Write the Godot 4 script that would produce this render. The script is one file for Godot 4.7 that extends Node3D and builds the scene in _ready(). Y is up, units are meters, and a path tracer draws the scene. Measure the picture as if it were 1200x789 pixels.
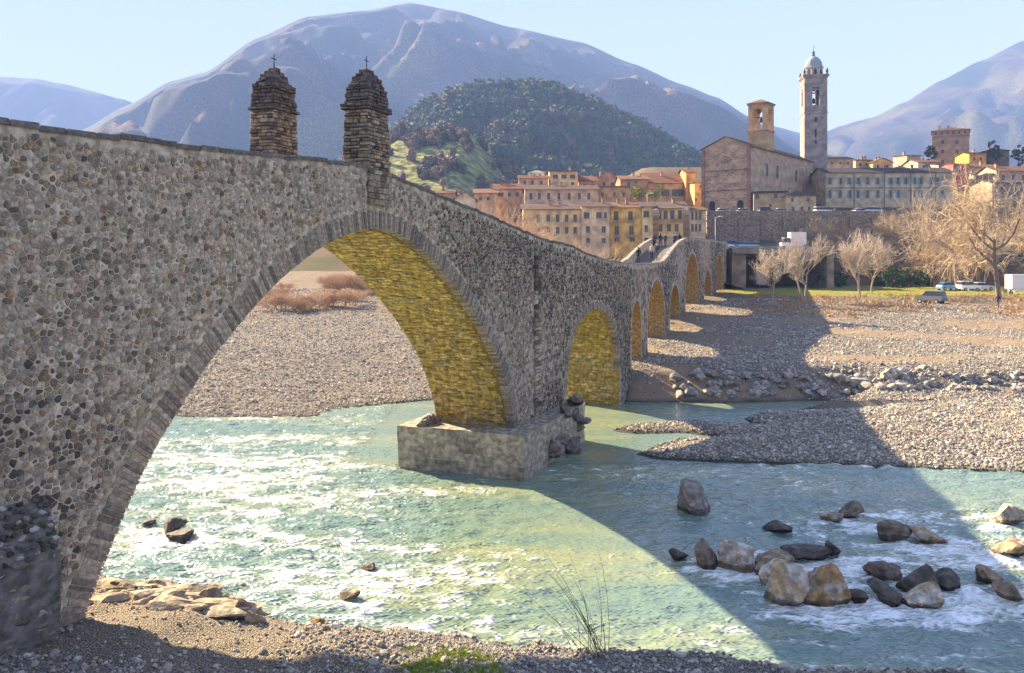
extends Node3D
# Hump-backed medieval stone bridge over a river, hill town and mountains behind. Water lies at y = 0, metres; depth D runs along -z.

const EYE := 11.3
const HOR := 302.0
const BW := 4.6            # width of the bridge
var rng := RandomNumberGenerator.new()
var used := {}
var M := {}
var n1 := FastNoiseLite.new()
var n2 := FastNoiseLite.new()

# ---------------------------------------------------------------- helpers
class MB:
	var v := PackedVector3Array()
	var n := PackedVector3Array()
	var c := PackedColorArray()
	var uv := PackedVector2Array()
	func tri(a: Vector3, b: Vector3, d: Vector3, col: Color) -> void:
		var k := (b - a).cross(d - a)
		if k.length_squared() < 1e-14:
			return
		k = k.normalized()
		v.push_back(a); v.push_back(d); v.push_back(b)
		n.push_back(k); n.push_back(k); n.push_back(k)
		c.push_back(col); c.push_back(col); c.push_back(col)
	func quad(a: Vector3, b: Vector3, d: Vector3, e: Vector3, col: Color) -> void:
		tri(a, b, d, col)
		tri(a, d, e, col)
	# box from centre, half sizes and axes, edges left sharp
	func box(o: Vector3, x: Vector3, y: Vector3, z: Vector3, col: Color) -> void:
		var p := []
		for i in 8:
			p.append(o + x * (1 if i & 1 else -1) + y * (1 if i & 2 else -1) + z * (1 if i & 4 else -1))
		quad(p[4], p[5], p[7], p[6], col); quad(p[1], p[0], p[2], p[3], col)
		quad(p[5], p[1], p[3], p[7], col); quad(p[0], p[4], p[6], p[2], col)
		quad(p[6], p[7], p[3], p[2], col); quad(p[0], p[1], p[5], p[4], col)
	func abox(o: Vector3, s: Vector3, col: Color) -> void:
		box(o, Vector3(s.x / 2, 0, 0), Vector3(0, s.y / 2, 0), Vector3(0, 0, s.z / 2), col)
	# a block whose front edges are chamfered by b; f = axis that points outwards
	func block(o: Vector3, x: Vector3, y: Vector3, f: Vector3, b: float, col: Color) -> void:
		var bx := x * (1.0 - b / maxf(x.length(), 0.001))
		var by := y * (1.0 - b / maxf(y.length(), 0.001))
		var bf := f * (1.0 - b / maxf(f.length(), 0.001))
		var r0 := [o - x - y - f, o + x - y - f, o + x + y - f, o - x + y - f]
		var r1 := [o - x - y + bf, o + x - y + bf, o + x + y + bf, o - x + y + bf]
		var r2 := [o - bx - by + f, o + bx - by + f, o + bx + by + f, o - bx + by + f]
		for i in 4:
			var j := (i + 1) % 4
			quad(r0[i], r0[j], r1[j], r1[i], col)
			quad(r1[i], r1[j], r2[j], r2[i], col)
		quad(r2[0], r2[1], r2[2], r2[3], col)
	func tube(a: Vector3, b: Vector3, ra: float, rb: float, k: int, col: Color) -> void:
		var d := (b - a).normalized()
		var x := d.cross(Vector3(0.3, 0.2, 0.93) if absf(d.y) > 0.8 else Vector3.UP).normalized()
		var y := d.cross(x)
		for i in k:
			var t := TAU * i / k
			var u := TAU * (i + 1) / k
			var p := x * cos(t) + y * sin(t)
			var q := x * cos(u) + y * sin(u)
			var A := [a + p * ra, a + q * ra, b + q * rb, b + p * rb]
			var nn := [p, q, q, p]
			for w in [[0, 2, 1], [0, 3, 2]]:
				for m in w:
					v.push_back(A[m]); n.push_back(nn[m]); c.push_back(col)
	# rings of radius r at height y, turned round an axis
	func lathe(o: Vector3, prof: Array, k: int, col: Color, sq := 1.0) -> void:
		for i in prof.size() - 1:
			for j in k:
				var t := TAU * (j + 0.5) / k
				var u := TAU * (j + 1.5) / k
				var a: Vector2 = prof[i]
				var b: Vector2 = prof[i + 1]
				quad(o + Vector3(cos(u) * a.x, a.y, sin(u) * a.x * sq), o + Vector3(cos(t) * a.x, a.y, sin(t) * a.x * sq), o + Vector3(cos(t) * b.x, b.y, sin(t) * b.x * sq), o + Vector3(cos(u) * b.x, b.y, sin(u) * b.x * sq), col)
	func mesh(m: Material) -> ArrayMesh:
		var am := ArrayMesh.new()
		if v.is_empty():
			return am
		var ar := []
		ar.resize(Mesh.ARRAY_MAX)
		ar[Mesh.ARRAY_VERTEX] = v
		ar[Mesh.ARRAY_NORMAL] = n
		ar[Mesh.ARRAY_COLOR] = c
		if uv.size() == v.size():
			ar[Mesh.ARRAY_TEX_UV] = uv
		am.add_surface_from_arrays(Mesh.PRIMITIVE_TRIANGLES, ar)
		am.surface_set_material(0, m)
		return am

func numbered(called: String) -> String:
	var k: int = used.get(called, 0)
	used[called] = k + 1
	return called if k == 0 else "%s_%03d" % [called, k]

func tag(o: Node, label: String, category: String, group := "", kind := "") -> Node:
	if label: o.set_meta("label", label)
	if category: o.set_meta("category", category)
	if group: o.set_meta("group", group)
	if kind: o.set_meta("kind", kind)
	return o

func put(called: String, me: Mesh, parent: Node = self) -> MeshInstance3D:
	var o := MeshInstance3D.new()
	o.name = numbered(called) if parent == self else called
	o.mesh = me
	parent.add_child(o, true)
	return o

func thing(called: String, label: String, category: String, where := Vector3.ZERO, turn := 0.0, group := "") -> Node3D:
	var o := Node3D.new()
	o.name = numbered(called)
	add_child(o, true)
	o.position = where
	o.rotation.y = turn
	tag(o, label, category, group)
	return o

func copy_of(src: Node3D, label: String, where: Vector3, turn := 0.0, sc := Vector3.ONE) -> Node3D:
	var o: Node3D = src.duplicate()
	o.name = numbered(String(src.name).rstrip("0123456789").trim_suffix("_"))
	add_child(o, true)
	o.transform = Transform3D(Basis.from_euler(Vector3(0, turn, 0)).scaled_local(sc), where)
	o.set_meta("label", label)
	return o

func at(px: float, py: float, d: float) -> Vector3:      # a point of the surveyed view, at a depth of d metres
	return Vector3((px - 600.0) / 1000.0 * d, EYE - (py - HOR) / 1000.0 * d, -d)

func on_level(px: float, py: float, y := 0.0) -> Vector2:  # (x, depth) on a level of height y
	var d := (EYE - y) / ((py - HOR) / 1000.0)
	return Vector2((px - 600.0) / 1000.0 * d, d)

func C(r: float, g: float, b: float) -> Color:
	return Color(r, g, b)

func vary(c: Color, k: float, hue := 0.0) -> Color:
	var f := 1.0 + rng.randf_range(-k, k)
	var h := rng.randf_range(-hue, hue)
	return Color(clampf(c.r * f * (1 + h), 0.005, 0.9), clampf(c.g * f, 0.005, 0.9), clampf(c.b * f * (1 - h), 0.005, 0.9))

func noise_tex(freq: float, lo: float, hi: float, seed_: int, size := 512, oct := 5, bump := false, kind := FastNoiseLite.TYPE_SIMPLEX_SMOOTH) -> NoiseTexture2D:
	var f := FastNoiseLite.new()
	f.seed = seed_
	f.noise_type = kind
	f.frequency = freq
	f.fractal_octaves = oct
	var t := NoiseTexture2D.new()
	t.width = size
	t.height = size
	t.seamless = true
	t.noise = f
	if bump:
		t.as_normal_map = true
		t.bump_strength = lo
	else:
		var g := Gradient.new()
		g.set_color(0, Color(lo, lo, lo))
		g.set_color(1, Color(hi, hi, hi))
		g.set_offset(0, 0.25)
		g.set_offset(1, 0.75)
		t.color_ramp = g
	return t

# vertex colours times a grain texture, with a matching relief
func grain_mat(rough: float, tex: Texture2D, nrm: Texture2D, per_metre: float, nscale := 1.0, spec := 0.3) -> StandardMaterial3D:
	var m := StandardMaterial3D.new()
	m.vertex_color_use_as_albedo = true
	m.roughness = rough
	m.metallic_specular = spec
	if tex:
		m.albedo_texture = tex
	if nrm:
		m.normal_enabled = true
		m.normal_texture = nrm
		m.normal_scale = nscale
	if tex or nrm:
		m.uv1_triplanar = true
		m.uv1_world_triplanar = true
		m.uv1_scale = Vector3.ONE * per_metre
	return m

func materials() -> void:
	var g1 := noise_tex(0.012, 0.7, 1.0, 3, 512, 6)
	var g2 := noise_tex(0.01, 0.66, 1.0, 5, 512, 7)
	var b1 := noise_tex(0.03, 4.0, 0.0, 7, 512, 5, true)
	M.stone = grain_mat(0.92, g1, b1, 0.9, 0.8)
	M.mortar = grain_mat(0.95, g2, b1, 0.45, 1.0)
	M.ground = grain_mat(0.95, noise_tex(0.11, 0.42, 1.0, 11, 512, 4), noise_tex(0.1, 14.0, 0.0, 12, 512, 4, true), 0.33, 1.0)
	M.rock = grain_mat(0.8, noise_tex(0.008, 0.6, 1.0, 13, 512, 7), noise_tex(0.014, 8.0, 0.0, 14, 512, 6, true), 0.5, 1.0, 0.4)
	M.wall = grain_mat(0.92, noise_tex(0.008, 0.8, 1.0, 15, 512, 6), null, 0.09)
	M.roof = grain_mat(0.9, noise_tex(0.03, 0.65, 1.0, 16, 512, 4), noise_tex(0.08, 10.0, 0.0, 17, 512, 3, true), 0.25, 1.0)
	M.plain = grain_mat(0.85, null, null, 1.0)
	M.paint = grain_mat(0.3, null, null, 1.0, 1.0, 0.5)
	M.glass = grain_mat(0.12, null, null, 1.0, 1.0, 0.5)
	M.wood = grain_mat(0.9, null, null, 1.0)
	M.hill = grain_mat(1.0, noise_tex(0.035, 0.45, 1.0, 18, 1024, 6), null, 0.004, 1.0, 0.1)
	M.leaf = grain_mat(0.7, null, null, 1.0)
	M.leaf.backlight = Color(0.25, 0.25, 0.1)
	M.vault = grain_mat(0.9, g2, b1, 0.6, 0.8)

# rounded, cut stones: a ball of many faces trimmed by random planes
var ball := {}
func ico(level: int) -> Array:
	if ball.has(level):
		return ball[level]
	var t := (1.0 + sqrt(5.0)) / 2.0
	var v := [Vector3(-1, t, 0), Vector3(1, t, 0), Vector3(-1, -t, 0), Vector3(1, -t, 0), Vector3(0, -1, t), Vector3(0, 1, t), Vector3(0, -1, -t), Vector3(0, 1, -t), Vector3(t, 0, -1), Vector3(t, 0, 1), Vector3(-t, 0, -1), Vector3(-t, 0, 1)]
	for i in v.size():
		v[i] = v[i].normalized()
	var f := [[0, 11, 5], [0, 5, 1], [0, 1, 7], [0, 7, 10], [0, 10, 11], [1, 5, 9], [5, 11, 4], [11, 10, 2], [10, 7, 6], [7, 1, 8], [3, 9, 4], [3, 4, 2], [3, 2, 6], [3, 6, 8], [3, 8, 9], [4, 9, 5], [2, 4, 11], [6, 2, 10], [8, 6, 7], [9, 8, 1]]
	for s in level:
		var mid := {}
		var g := []
		for w in f:
			var m := []
			for k in 3:
				var a: int = mini(w[k], w[(k + 1) % 3])
				var b: int = maxi(w[k], w[(k + 1) % 3])
				var key := a * 100000 + b
				if not mid.has(key):
					v.append(((v[a] + v[b]) as Vector3).normalized())
					mid[key] = v.size() - 1
				m.append(mid[key])
			g.append_array([[w[0], m[0], m[2]], [w[1], m[1], m[0]], [w[2], m[2], m[1]], [m[0], m[1], m[2]]])
		f = g
	ball[level] = [v, f]
	return ball[level]

func rock_shape(mb: MB, o: Vector3, size: Vector3, cuts: int, level: int, col: Color, turn := 0.0, rough := 0.05, moss := 0.0, cap := Color(0, 0, 0, 0)) -> void:
	var b := ico(level)
	var pl := []
	for i in cuts:
		var d := Vector3(rng.randfn(), rng.randfn() * 0.8, rng.randfn()).normalized()
		pl.append([d, rng.randf_range(0.42, 0.85)])
	var bas := Basis(Vector3.UP, turn)
	var sd := rng.randf() * 100.0
	var pts := PackedVector3Array()
	for d: Vector3 in b[0]:
		var r := 1.0 if cuts < 4 else 1.3
		for p in pl:
			var k: float = d.dot(p[0])
			if k > 0.05:
				r = minf(r, p[1] / k)
		r += n1.get_noise_3d(d.x * 55.0 + sd, d.y * 55.0, d.z * 55.0) * rough
		pts.append(d * r)
	var ext := Vector3(0.01, 0.01, 0.01)
	for p in pts:
		ext = ext.max(p.abs())
	for i in pts.size():
		pts[i] = o + bas * (pts[i] / ext * size)
	for w in b[1]:
		var c := vary(col, 0.12, 0.04)
		if cap.a > 0.0:
			var q: Vector3 = b[0][w[0]]
			if n2.get_noise_3d(q.x * 60.0 + sd, q.y * 60.0, q.z * 60.0) > 0.12:
				c = vary(cap, 0.1)
		if moss > 0.0:
			var m := (pts[w[0]] + pts[w[1]] + pts[w[2]]) / 3.0
			if m.y < moss + 0.1 * n1.get_noise_3d(m.x * 90.0 + sd, m.y * 90.0, m.z * 90.0):
				c = c * 0.42     # wet above the waterline
		mb.tri(pts[w[0]], pts[w[1]], pts[w[2]], c)

# ---------------------------------------------------------------- the bridge's line in plan and its outlines
const PLAN := [[4.0, -15.68], [10.0, -13.4], [16.0, -11.12], [30.0, -5.8], [45.3, 0.0], [56.0, 4.35], [68.0, 9.1], [80.0, 12.75], [95.0, 17.3], [113.0, 22.8], [132.0, 29.3], [155.0, 37.2], [190.0, 49.2], [210.0, 56.0]]
const TOP := [[4.0, 13.2], [12.0, 13.8], [17.55, 14.05], [22.0, 14.2], [26.0, 14.38], [30.0, 14.58], [31.5, 14.6], [33.4, 14.37], [37.4, 13.9], [41.0, 13.5], [45.3, 12.93], [48.0, 12.55], [50.0, 12.3], [54.6, 12.0], [57.9, 11.5], [62.3, 11.1], [66.0, 10.9], [72.0, 10.75], [80.0, 10.65], [88.0, 10.7], [93.0, 11.0], [99.0, 11.95], [108.0, 13.2], [117.0, 13.9], [137.0, 14.2], [165.0, 14.3], [210.0, 14.2]]

func spline(tab: Array, x: float) -> float:
	var k := 1
	while k < tab.size() - 2 and x > tab[k + 1][0]:
		k += 1
	if x < tab[1][0]:
		k = 0
	var a = tab[maxi(k - 1, 0)]
	var b = tab[k]
	var c = tab[k + 1]
	var d = tab[mini(k + 2, tab.size() - 1)]
	var h: float = c[0] - b[0]
	var t: float = (x - b[0]) / h
	var m0: float = (c[1] - a[1]) / (c[0] - a[0]) * h
	var m1: float = (d[1] - b[1]) / (d[0] - b[0]) * h
	var t2 := t * t
	var t3 := t2 * t
	return (2 * t3 - 3 * t2 + 1) * b[1] + (t3 - 2 * t2 + t) * m0 + (-2 * t3 + 3 * t2) * c[1] + (t3 - t2) * m1

func br(d: float, off: float, y: float) -> Vector3:      # d along the bridge, off outwards from the face, height y
	var x := spline(PLAN, d)
	var s := (spline(PLAN, d + 0.5) - spline(PLAN, d - 0.5))
	var k := 1.0 / sqrt(1.0 + s * s)
	return Vector3(x + off * k, y, -(d - off * s * k))

func axis(d: float) -> Vector3:
	return (br(d + 0.5, 0, 0) - br(d - 0.5, 0, 0)).normalized()
func outw(d: float) -> Vector3:
	return (br(d, 1, 0) - br(d, 0, 0)).normalized()
func top(d: float) -> float:
	return spline(TOP, d)

var arches := []     # each: PackedVector2Array of (d, y) from the near foot to the far foot
func smooth_line(p: Array, n: int) -> PackedVector2Array:
	var o := PackedVector2Array()
	for i in p.size() - 1:
		var a: Vector2 = p[maxi(i - 1, 0)]
		var b: Vector2 = p[i]
		var c: Vector2 = p[i + 1]
		var d: Vector2 = p[mini(i + 2, p.size() - 1)]
		for k in n:
			o.append(b.cubic_interpolate(c, a, d, float(k) / n))
	o.append(p[p.size() - 1])
	return o

func round_arch(d0: float, d1: float, spring: float, crown: float, foot: float) -> PackedVector2Array:
	var o := PackedVector2Array([Vector2(d0, foot)])
	for i in 25:
		var t := PI * i / 24.0
		o.append(Vector2((d0 + d1) / 2 - cos(t) * (d1 - d0) / 2, spring + sin(t) * (crown - spring)))
	o.append(Vector2(d1, foot))
	return o

func outlines() -> void:
	var m := []
	for p in [[19.35, 1.0], [19.4, 2.4], [19.55, 3.25], [20.2, 4.47], [20.77, 5.46], [21.55, 6.56], [22.2, 7.26], [23.3, 8.39], [24.1, 9.05], [25.3, 9.96], [26.5, 10.72], [28.2, 11.56], [29.8, 12.1], [31.5, 12.4], [33.1, 12.34], [34.5, 12.02], [36.06, 11.4], [38.0, 10.4], [40.1, 9.05], [42.2, 7.4], [43.9, 5.64], [45.0, 3.9], [45.5, 2.6], [45.6, 1.6]]:
		m.append(Vector2(p[0], p[1]))
	arches.append(smooth_line(m, 4))
	m = []
	for p in [[53.7, -0.5], [53.75, 2.5], [53.85, 4.0], [54.3, 5.35], [55.7, 6.65], [57.7, 7.5], [60.0, 7.75], [62.2, 7.25], [64.2, 6.0], [65.3, 4.4], [65.6, 2.5], [65.65, -0.5]]:
		m.append(Vector2(p[0], p[1]))
	arches.append(smooth_line(m, 4))
	arches.append(round_arch(70.2, 75.6, 5.0, 7.6, -0.5))
	arches.append(round_arch(79.8, 92.6, 4.6, 9.0, 0.5))
	arches.append(round_arch(97.5, 108.0, 4.5, 8.0, 1.0))
	arches.append(round_arch(114.5, 129.0, 5.8, 11.9, 2.0))
	arches.append(round_arch(136.0, 146.0, 5.5, 9.3, 2.0))
	arches.append(round_arch(154.0, 166.0, 6.5, 12.0, 2.0))

func seg_dist(p: Vector2, a: Vector2, b: Vector2) -> float:
	var ab := b - a
	var t := clampf((p - a).dot(ab) / maxf(ab.length_squared(), 1e-9), 0, 1)
	return p.distance_to(a + ab * t)

# how far a point of the face stands clear of the arch openings (negative inside one)
func clear_of(d: float, y: float) -> float:
	var best := 99.0
	for a: PackedVector2Array in arches:
		if d < a[0].x - 2.0 or d > a[a.size() - 1].x + 2.0:
			continue
		var inside := false
		for i in a.size() - 1:
			best = minf(best, seg_dist(Vector2(d, y), a[i], a[i + 1]))
			if (a[i].x <= d) != (a[i + 1].x <= d):
				var t := (d - a[i].x) / (a[i + 1].x - a[i].x)
				if y < lerpf(a[i].y, a[i + 1].y, t):
					inside = true
		if inside:
			return -best
	return best

# ---------------------------------------------------------------- bridge
func stone_tone(d: float, y: float) -> Color:
	var z := n2.get_noise_2d(d * 2.2, y * 2.8)
	var r := rng.randf() + z * 0.9
	var c: Color
	if r < 0.24: c = vary(C(0.135, 0.115, 0.095), 0.35, 0.08)
	elif r < 0.52: c = vary(C(0.25, 0.205, 0.15), 0.3, 0.1)
	elif r < 0.86: c = vary(C(0.39, 0.315, 0.22), 0.26, 0.1)
	else: c = vary(C(0.58, 0.475, 0.36), 0.2, 0.06)
	var q := rng.randf()
	if q < 0.02: c = vary(C(0.33, 0.2, 0.11), 0.25)
	elif q < 0.055: c = vary(C(0.44, 0.38, 0.3), 0.15)
	return c

func clip(poly: PackedVector2Array, mid: Vector2, nn: Vector2) -> PackedVector2Array:
	var o := PackedVector2Array()
	var k := poly.size()
	for i in k:
		var a := poly[i]
		var b := poly[(i + 1) % k]
		var da := (a - mid).dot(nn)
		var db := (b - mid).dot(nn)
		if da <= 0.0:
			o.append(a)
		if (da < 0.0 and db > 0.0) or (da > 0.0 and db < 0.0):
			o.append(a + (b - a) * (da / (da - db)))
	return o

func face_stone(mb: MB, poly: PackedVector2Array, off0: float, proud: float, col: Color, soft: bool) -> void:
	var ctr := Vector2.ZERO
	for p in poly:
		ctr += p
	ctr /= poly.size()
	var ring := PackedVector2Array()
	var k := poly.size()
	for i in k:
		if soft:
			ring.append(poly[i].lerp(poly[(i + 1) % k], 0.14))
			ring.append(poly[i].lerp(poly[(i + 1) % k], 0.86))
		else:
			ring.append(poly[i])
	var ax := axis(ctr.x)
	var ow := outw(ctr.x)
	var o := br(ctr.x, off0, 0.0)
	var st := 1.07
	var lo := PackedVector3Array()
	var hi := PackedVector3Array()
	var tilt := Vector2(rng.randf_range(-0.1, 0.1), rng.randf_range(-0.12, 0.12))
	for p in ring:
		var q := p - ctr
		lo.append(o + ax * (q.x * st) + Vector3.UP * p.y - ow * 0.004)
		var w := q * 0.88
		hi.append(o + ax * (w.x * st) + Vector3.UP * (ctr.y + w.y) + ow * (proud + tilt.dot(w)))
	var cc := o + Vector3.UP * ctr.y + ow * (proud * 1.25)
	k = ring.size()
	for i in k:
		var j := (i + 1) % k
		mb.quad(lo[i], lo[j], hi[j], hi[i], col)
		mb.tri(hi[i], hi[j], cc, col)

func rubble(d0: float, d1: float, w: float, h: float, soft: bool, found: Array) -> void:
	var ni := int((d1 - d0) / w)
	var nj := int(16.2 / h)
	var site := []
	for i in ni:
		var row := PackedVector2Array()
		for j in nj:
			row.append(Vector2(d0 + (i + 0.5 + (0.25 if j % 2 else -0.25) + rng.randf_range(-0.5, 0.5)) * w, -1.0 + (j + 0.5 + rng.randf_range(-0.3, 0.3)) * h + n1.get_noise_1d((d0 + i * w) * 6.0) * h))
		site.append(row)
	for i in ni:
		for j in nj:
			var s: Vector2 = site[i][j]
			if s.y > top(s.x) - 0.16 - h * 0.3 or s.y < -0.6:
				continue
			var near_main := s.x < 47.0
			var keep := 0.74 if near_main else (0.56 if s.x < 67.0 else 0.5)
			var cl := clear_of(s.x, s.y)
			if cl < keep:
				continue
			var poly := PackedVector2Array([s + Vector2(-w, -h), s + Vector2(w, -h), s + Vector2(w, h), s + Vector2(-w, h)])
			for a in range(maxi(i - 2, 0), mini(i + 3, ni)):
				for b in range(maxi(j - 2, 0), mini(j + 3, nj)):
					if a == i and b == j:
						continue
					var q: Vector2 = site[a][b]
					poly = clip(poly, (s + q) * 0.5, q - s)
					if poly.size() < 3:
						break
				if poly.size() < 3:
					break
			if poly.size() < 3:
				continue
			var c2 := Vector2.ZERO
			for p in poly:
				c2 += p
			c2 /= poly.size()
			var sh := rng.randf_range(0.8, 0.97) if rng.randf() > 0.12 else rng.randf_range(0.45, 0.75)
			var area := 0.0
			for k in poly.size():
				poly[k] = c2 + (poly[k] - c2) * sh
			for k in poly.size():
				area += poly[k].cross(poly[(k + 1) % poly.size()])
			found.append([absf(area) / (c2.x * c2.x), poly, soft, c2])

func build_bridge() -> void:
	var root := thing("stone_bridge", "long hump-backed medieval stone bridge of uneven arches over the river", "bridge")
	# --- body: columns between the lower outline and the parapet
	var cols: Array[Vector2] = []
	var d := 4.0
	for a: PackedVector2Array in arches:
		while d < a[0].x - 0.3:
			cols.append(Vector2(d, -2.0))
			d += 0.9
		cols.append(Vector2(a[0].x, -2.0))
		for p in a:
			cols.append(p)
		d = a[a.size() - 1].x
		cols.append(Vector2(d, -2.0))
		d += 0.6
	while d < 205.0:
		cols.append(Vector2(d, -2.0))
		d += 2.0
	var wall := MB.new()
	var deck := MB.new()
	var mort := C(0.6, 0.505, 0.38)
	for i in cols.size() - 1:
		var p := cols[i]
		var q := cols[i + 1]
		if absf(p.x - q.x) < 1e-4:
			continue
		var tp := top(p.x)
		var tq := top(q.x)
		var nv := 6
		for k in nv:
			var a0 := lerpf(p.y, tp, float(k) / nv)
			var a1 := lerpf(p.y, tp, float(k + 1) / nv)
			var b0 := lerpf(q.y, tq, float(k) / nv)
			var b1 := lerpf(q.y, tq, float(k + 1) / nv)
			var cm := mort * (0.95 + 0.2 * n2.get_noise_2d(p.x * 3.0, a0 * 4.0))
			wall.quad(br(p.x, 0, a0), br(q.x, 0, b0), br(q.x, 0, b1), br(p.x, 0, a1), cm)
		wall.quad(br(q.x, -BW, q.y), br(p.x, -BW, p.y), br(p.x, -BW, tp), br(q.x, -BW, tq), mort)
		for s in 2:
			var o0 := -0.0 if s == 0 else -BW + 0.42
			var o1 := -0.42 if s == 0 else -BW
			wall.quad(br(p.x, o0, tp), br(q.x, o0, tq), br(q.x, o1, tq), br(p.x, o1, tp), mort)
		wall.quad(br(q.x, -0.42, tq - 1.0), br(p.x, -0.42, tp - 1.0), br(p.x, -0.42, tp), br(q.x, -0.42, tq), mort)
		wall.quad(br(p.x, -BW + 0.42, tp - 1.0), br(q.x, -BW + 0.42, tq - 1.0), br(q.x, -BW + 0.42, tq), br(p.x, -BW + 0.42, tp), mort)
		deck.quad(br(p.x, -0.42, tp - 1.0), br(q.x, -0.42, tq - 1.0), br(q.x, -BW + 0.42, tq - 1.0), br(p.x, -BW + 0.42, tp - 1.0), vary(C(0.36, 0.33, 0.3), 0.05))
	put("spandrel_wall", wall.mesh(M.mortar), root)
	put("deck", deck.mesh(M.ground), root)
	# --- vaults
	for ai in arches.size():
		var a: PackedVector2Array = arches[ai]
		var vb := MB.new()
		var oc := C(0.5, 0.34, 0.09) if ai < 2 else C(0.5, 0.34, 0.14)  # gold tint paints in the sunlight bounced up off the water
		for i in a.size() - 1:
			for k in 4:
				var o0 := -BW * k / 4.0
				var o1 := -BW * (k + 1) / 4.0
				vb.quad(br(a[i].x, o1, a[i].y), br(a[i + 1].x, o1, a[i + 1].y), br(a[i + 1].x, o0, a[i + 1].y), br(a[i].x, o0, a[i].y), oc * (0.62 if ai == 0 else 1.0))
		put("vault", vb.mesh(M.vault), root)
	# --- rubble facing: the 300 that show largest one by one, the rest joined
	var found := []
	rubble(13.0, 30.0, 0.19, 0.125, true, found)
	rubble(30.0, 48.0, 0.235, 0.16, true, found)
	rubble(48.0, 70.0, 0.32, 0.22, false, found)
	rubble(70.0, 172.0, 0.6, 0.42, false, found)
	found.sort_custom(func(x, y): return x[0] > y[0])
	var rest := MB.new()
	var single := 0
	for f in found:
		var c: Vector2 = f[3]
		var t := stone_tone(c.x, c.y)
		var proud := rng.randf_range(0.008, 0.026)
		var in_view := c.x > 17.8 and (c.x > 18.5 or c.y > 6.3)
		if single < 300 and in_view:
			single += 1
			var one := MB.new()
			face_stone(one, f[1], 0.0, proud, t, f[2])
			put("stone", one.mesh(M.stone), root)
		else:
			face_stone(rest, f[1], 0.0, proud, t, f[2])
	tag(put("stone_facing", rest.mesh(M.stone), root), "", "", "", "stuff")
	# --- rings of thin wedge stones round the two large openings
	for ai in 2:
		var a: PackedVector2Array = arches[ai]
		var len_ := PackedFloat32Array([0.0])
		for i in a.size() - 1:
			len_.append(len_[i] + Vector2((a[i + 1].x - a[i].x) * 1.07, a[i + 1].y - a[i].y).length())
		var total := len_[len_.size() - 1]
		var s := 0.0 if ai == 0 else 3.2
		var ring := 0.64 if ai == 0 else 0.5
		while s < total - (0.1 if ai == 0 else 3.2):
			var w := rng.randf_range(0.1, 0.18) if ai == 0 else rng.randf_range(0.2, 0.32)
			var e := [Vector2.ZERO, Vector2.ZERO]
			var nn := [Vector2.ZERO, Vector2.ZERO]
			for k in 2:
				var t := s + (w - 0.022) * k
				var i := 0
				while i < len_.size() - 2 and len_[i + 1] < t:
					i += 1
				var f := clampf((t - len_[i]) / maxf(len_[i + 1] - len_[i], 1e-4), 0, 1)
				e[k] = a[i].lerp(a[i + 1], f)
				var tg := (a[mini(i + 2, a.size() - 1)] - a[maxi(i - 1, 0)]).normalized()
				nn[k] = Vector2(-tg.y, tg.x)
			var r := ring * rng.randf_range(0.86, 1.08)
			var f0 := rng.randf_range(0.012, 0.04)
			var tone := vary([C(0.34, 0.28, 0.215), C(0.46, 0.38, 0.29), C(0.23, 0.195, 0.16), C(0.4, 0.32, 0.235)][rng.randi() % 4], 0.15, 0.04)
			var vm := MB.new()
			var P := func(k: int, rr: float, off: float) -> Vector3:
				var q: Vector2 = e[k] + nn[k] * rr
				return br(q.x, off, q.y)
			var p0: Vector3 = P.call(0, -0.03, f0)
			var p1: Vector3 = P.call(1, -0.03, f0)
			var p2: Vector3 = P.call(1, r, f0 * 0.6)
			var p3: Vector3 = P.call(0, r, f0 * 0.6)
			var q0: Vector3 = P.call(0, -0.03, -0.4)
			var q1: Vector3 = P.call(1, -0.03, -0.4)
			var q2: Vector3 = P.call(1, r, -0.1)
			var q3: Vector3 = P.call(0, r, -0.1)
			vm.quad(p0, p1, p2, p3, tone)
			vm.quad(q0, q1, p1, p0, tone)
			vm.quad(q1, q2, p2, p1, tone)
			vm.quad(q3, q0, p0, p3, tone)
			vm.quad(p3, p2, q2, q3, tone)
			put("voussoir", vm.mesh(M.stone), root)
			s += w
	# --- thin stone courses lining the two large vaults, bounced sunlight painted into their yellow
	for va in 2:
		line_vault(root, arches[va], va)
	# --- coping stones on the near parapet, then joined ones further off
	d = 14.0
	var far := MB.new()
	while d < 176.0:
		var w := rng.randf_range(0.4, 0.85) * (1.0 if d < 60.0 else 2.0)
		var m := d + w / 2
		for side in 2:
			var o0 := -0.21 if side == 0 else -BW + 0.21
			var y := top(m) + 0.05
			var sl := (top(m + 0.3) - top(m - 0.3)) / 0.6
			var xa := (axis(m) + Vector3.UP * sl).normalized() * (w * 0.5 * 1.07 - 0.012)
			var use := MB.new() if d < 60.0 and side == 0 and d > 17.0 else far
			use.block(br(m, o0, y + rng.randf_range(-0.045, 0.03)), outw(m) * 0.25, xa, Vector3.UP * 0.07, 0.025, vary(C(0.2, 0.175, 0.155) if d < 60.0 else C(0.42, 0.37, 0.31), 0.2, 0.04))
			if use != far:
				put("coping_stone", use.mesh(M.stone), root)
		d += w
	tag(put("coping", far.mesh(M.stone), root), "", "", "", "stuff")
	# --- pilaster that carries the front shrine, down to the crown of the great arch
	var pil := MB.new()
	var yy := 13.25
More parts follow.
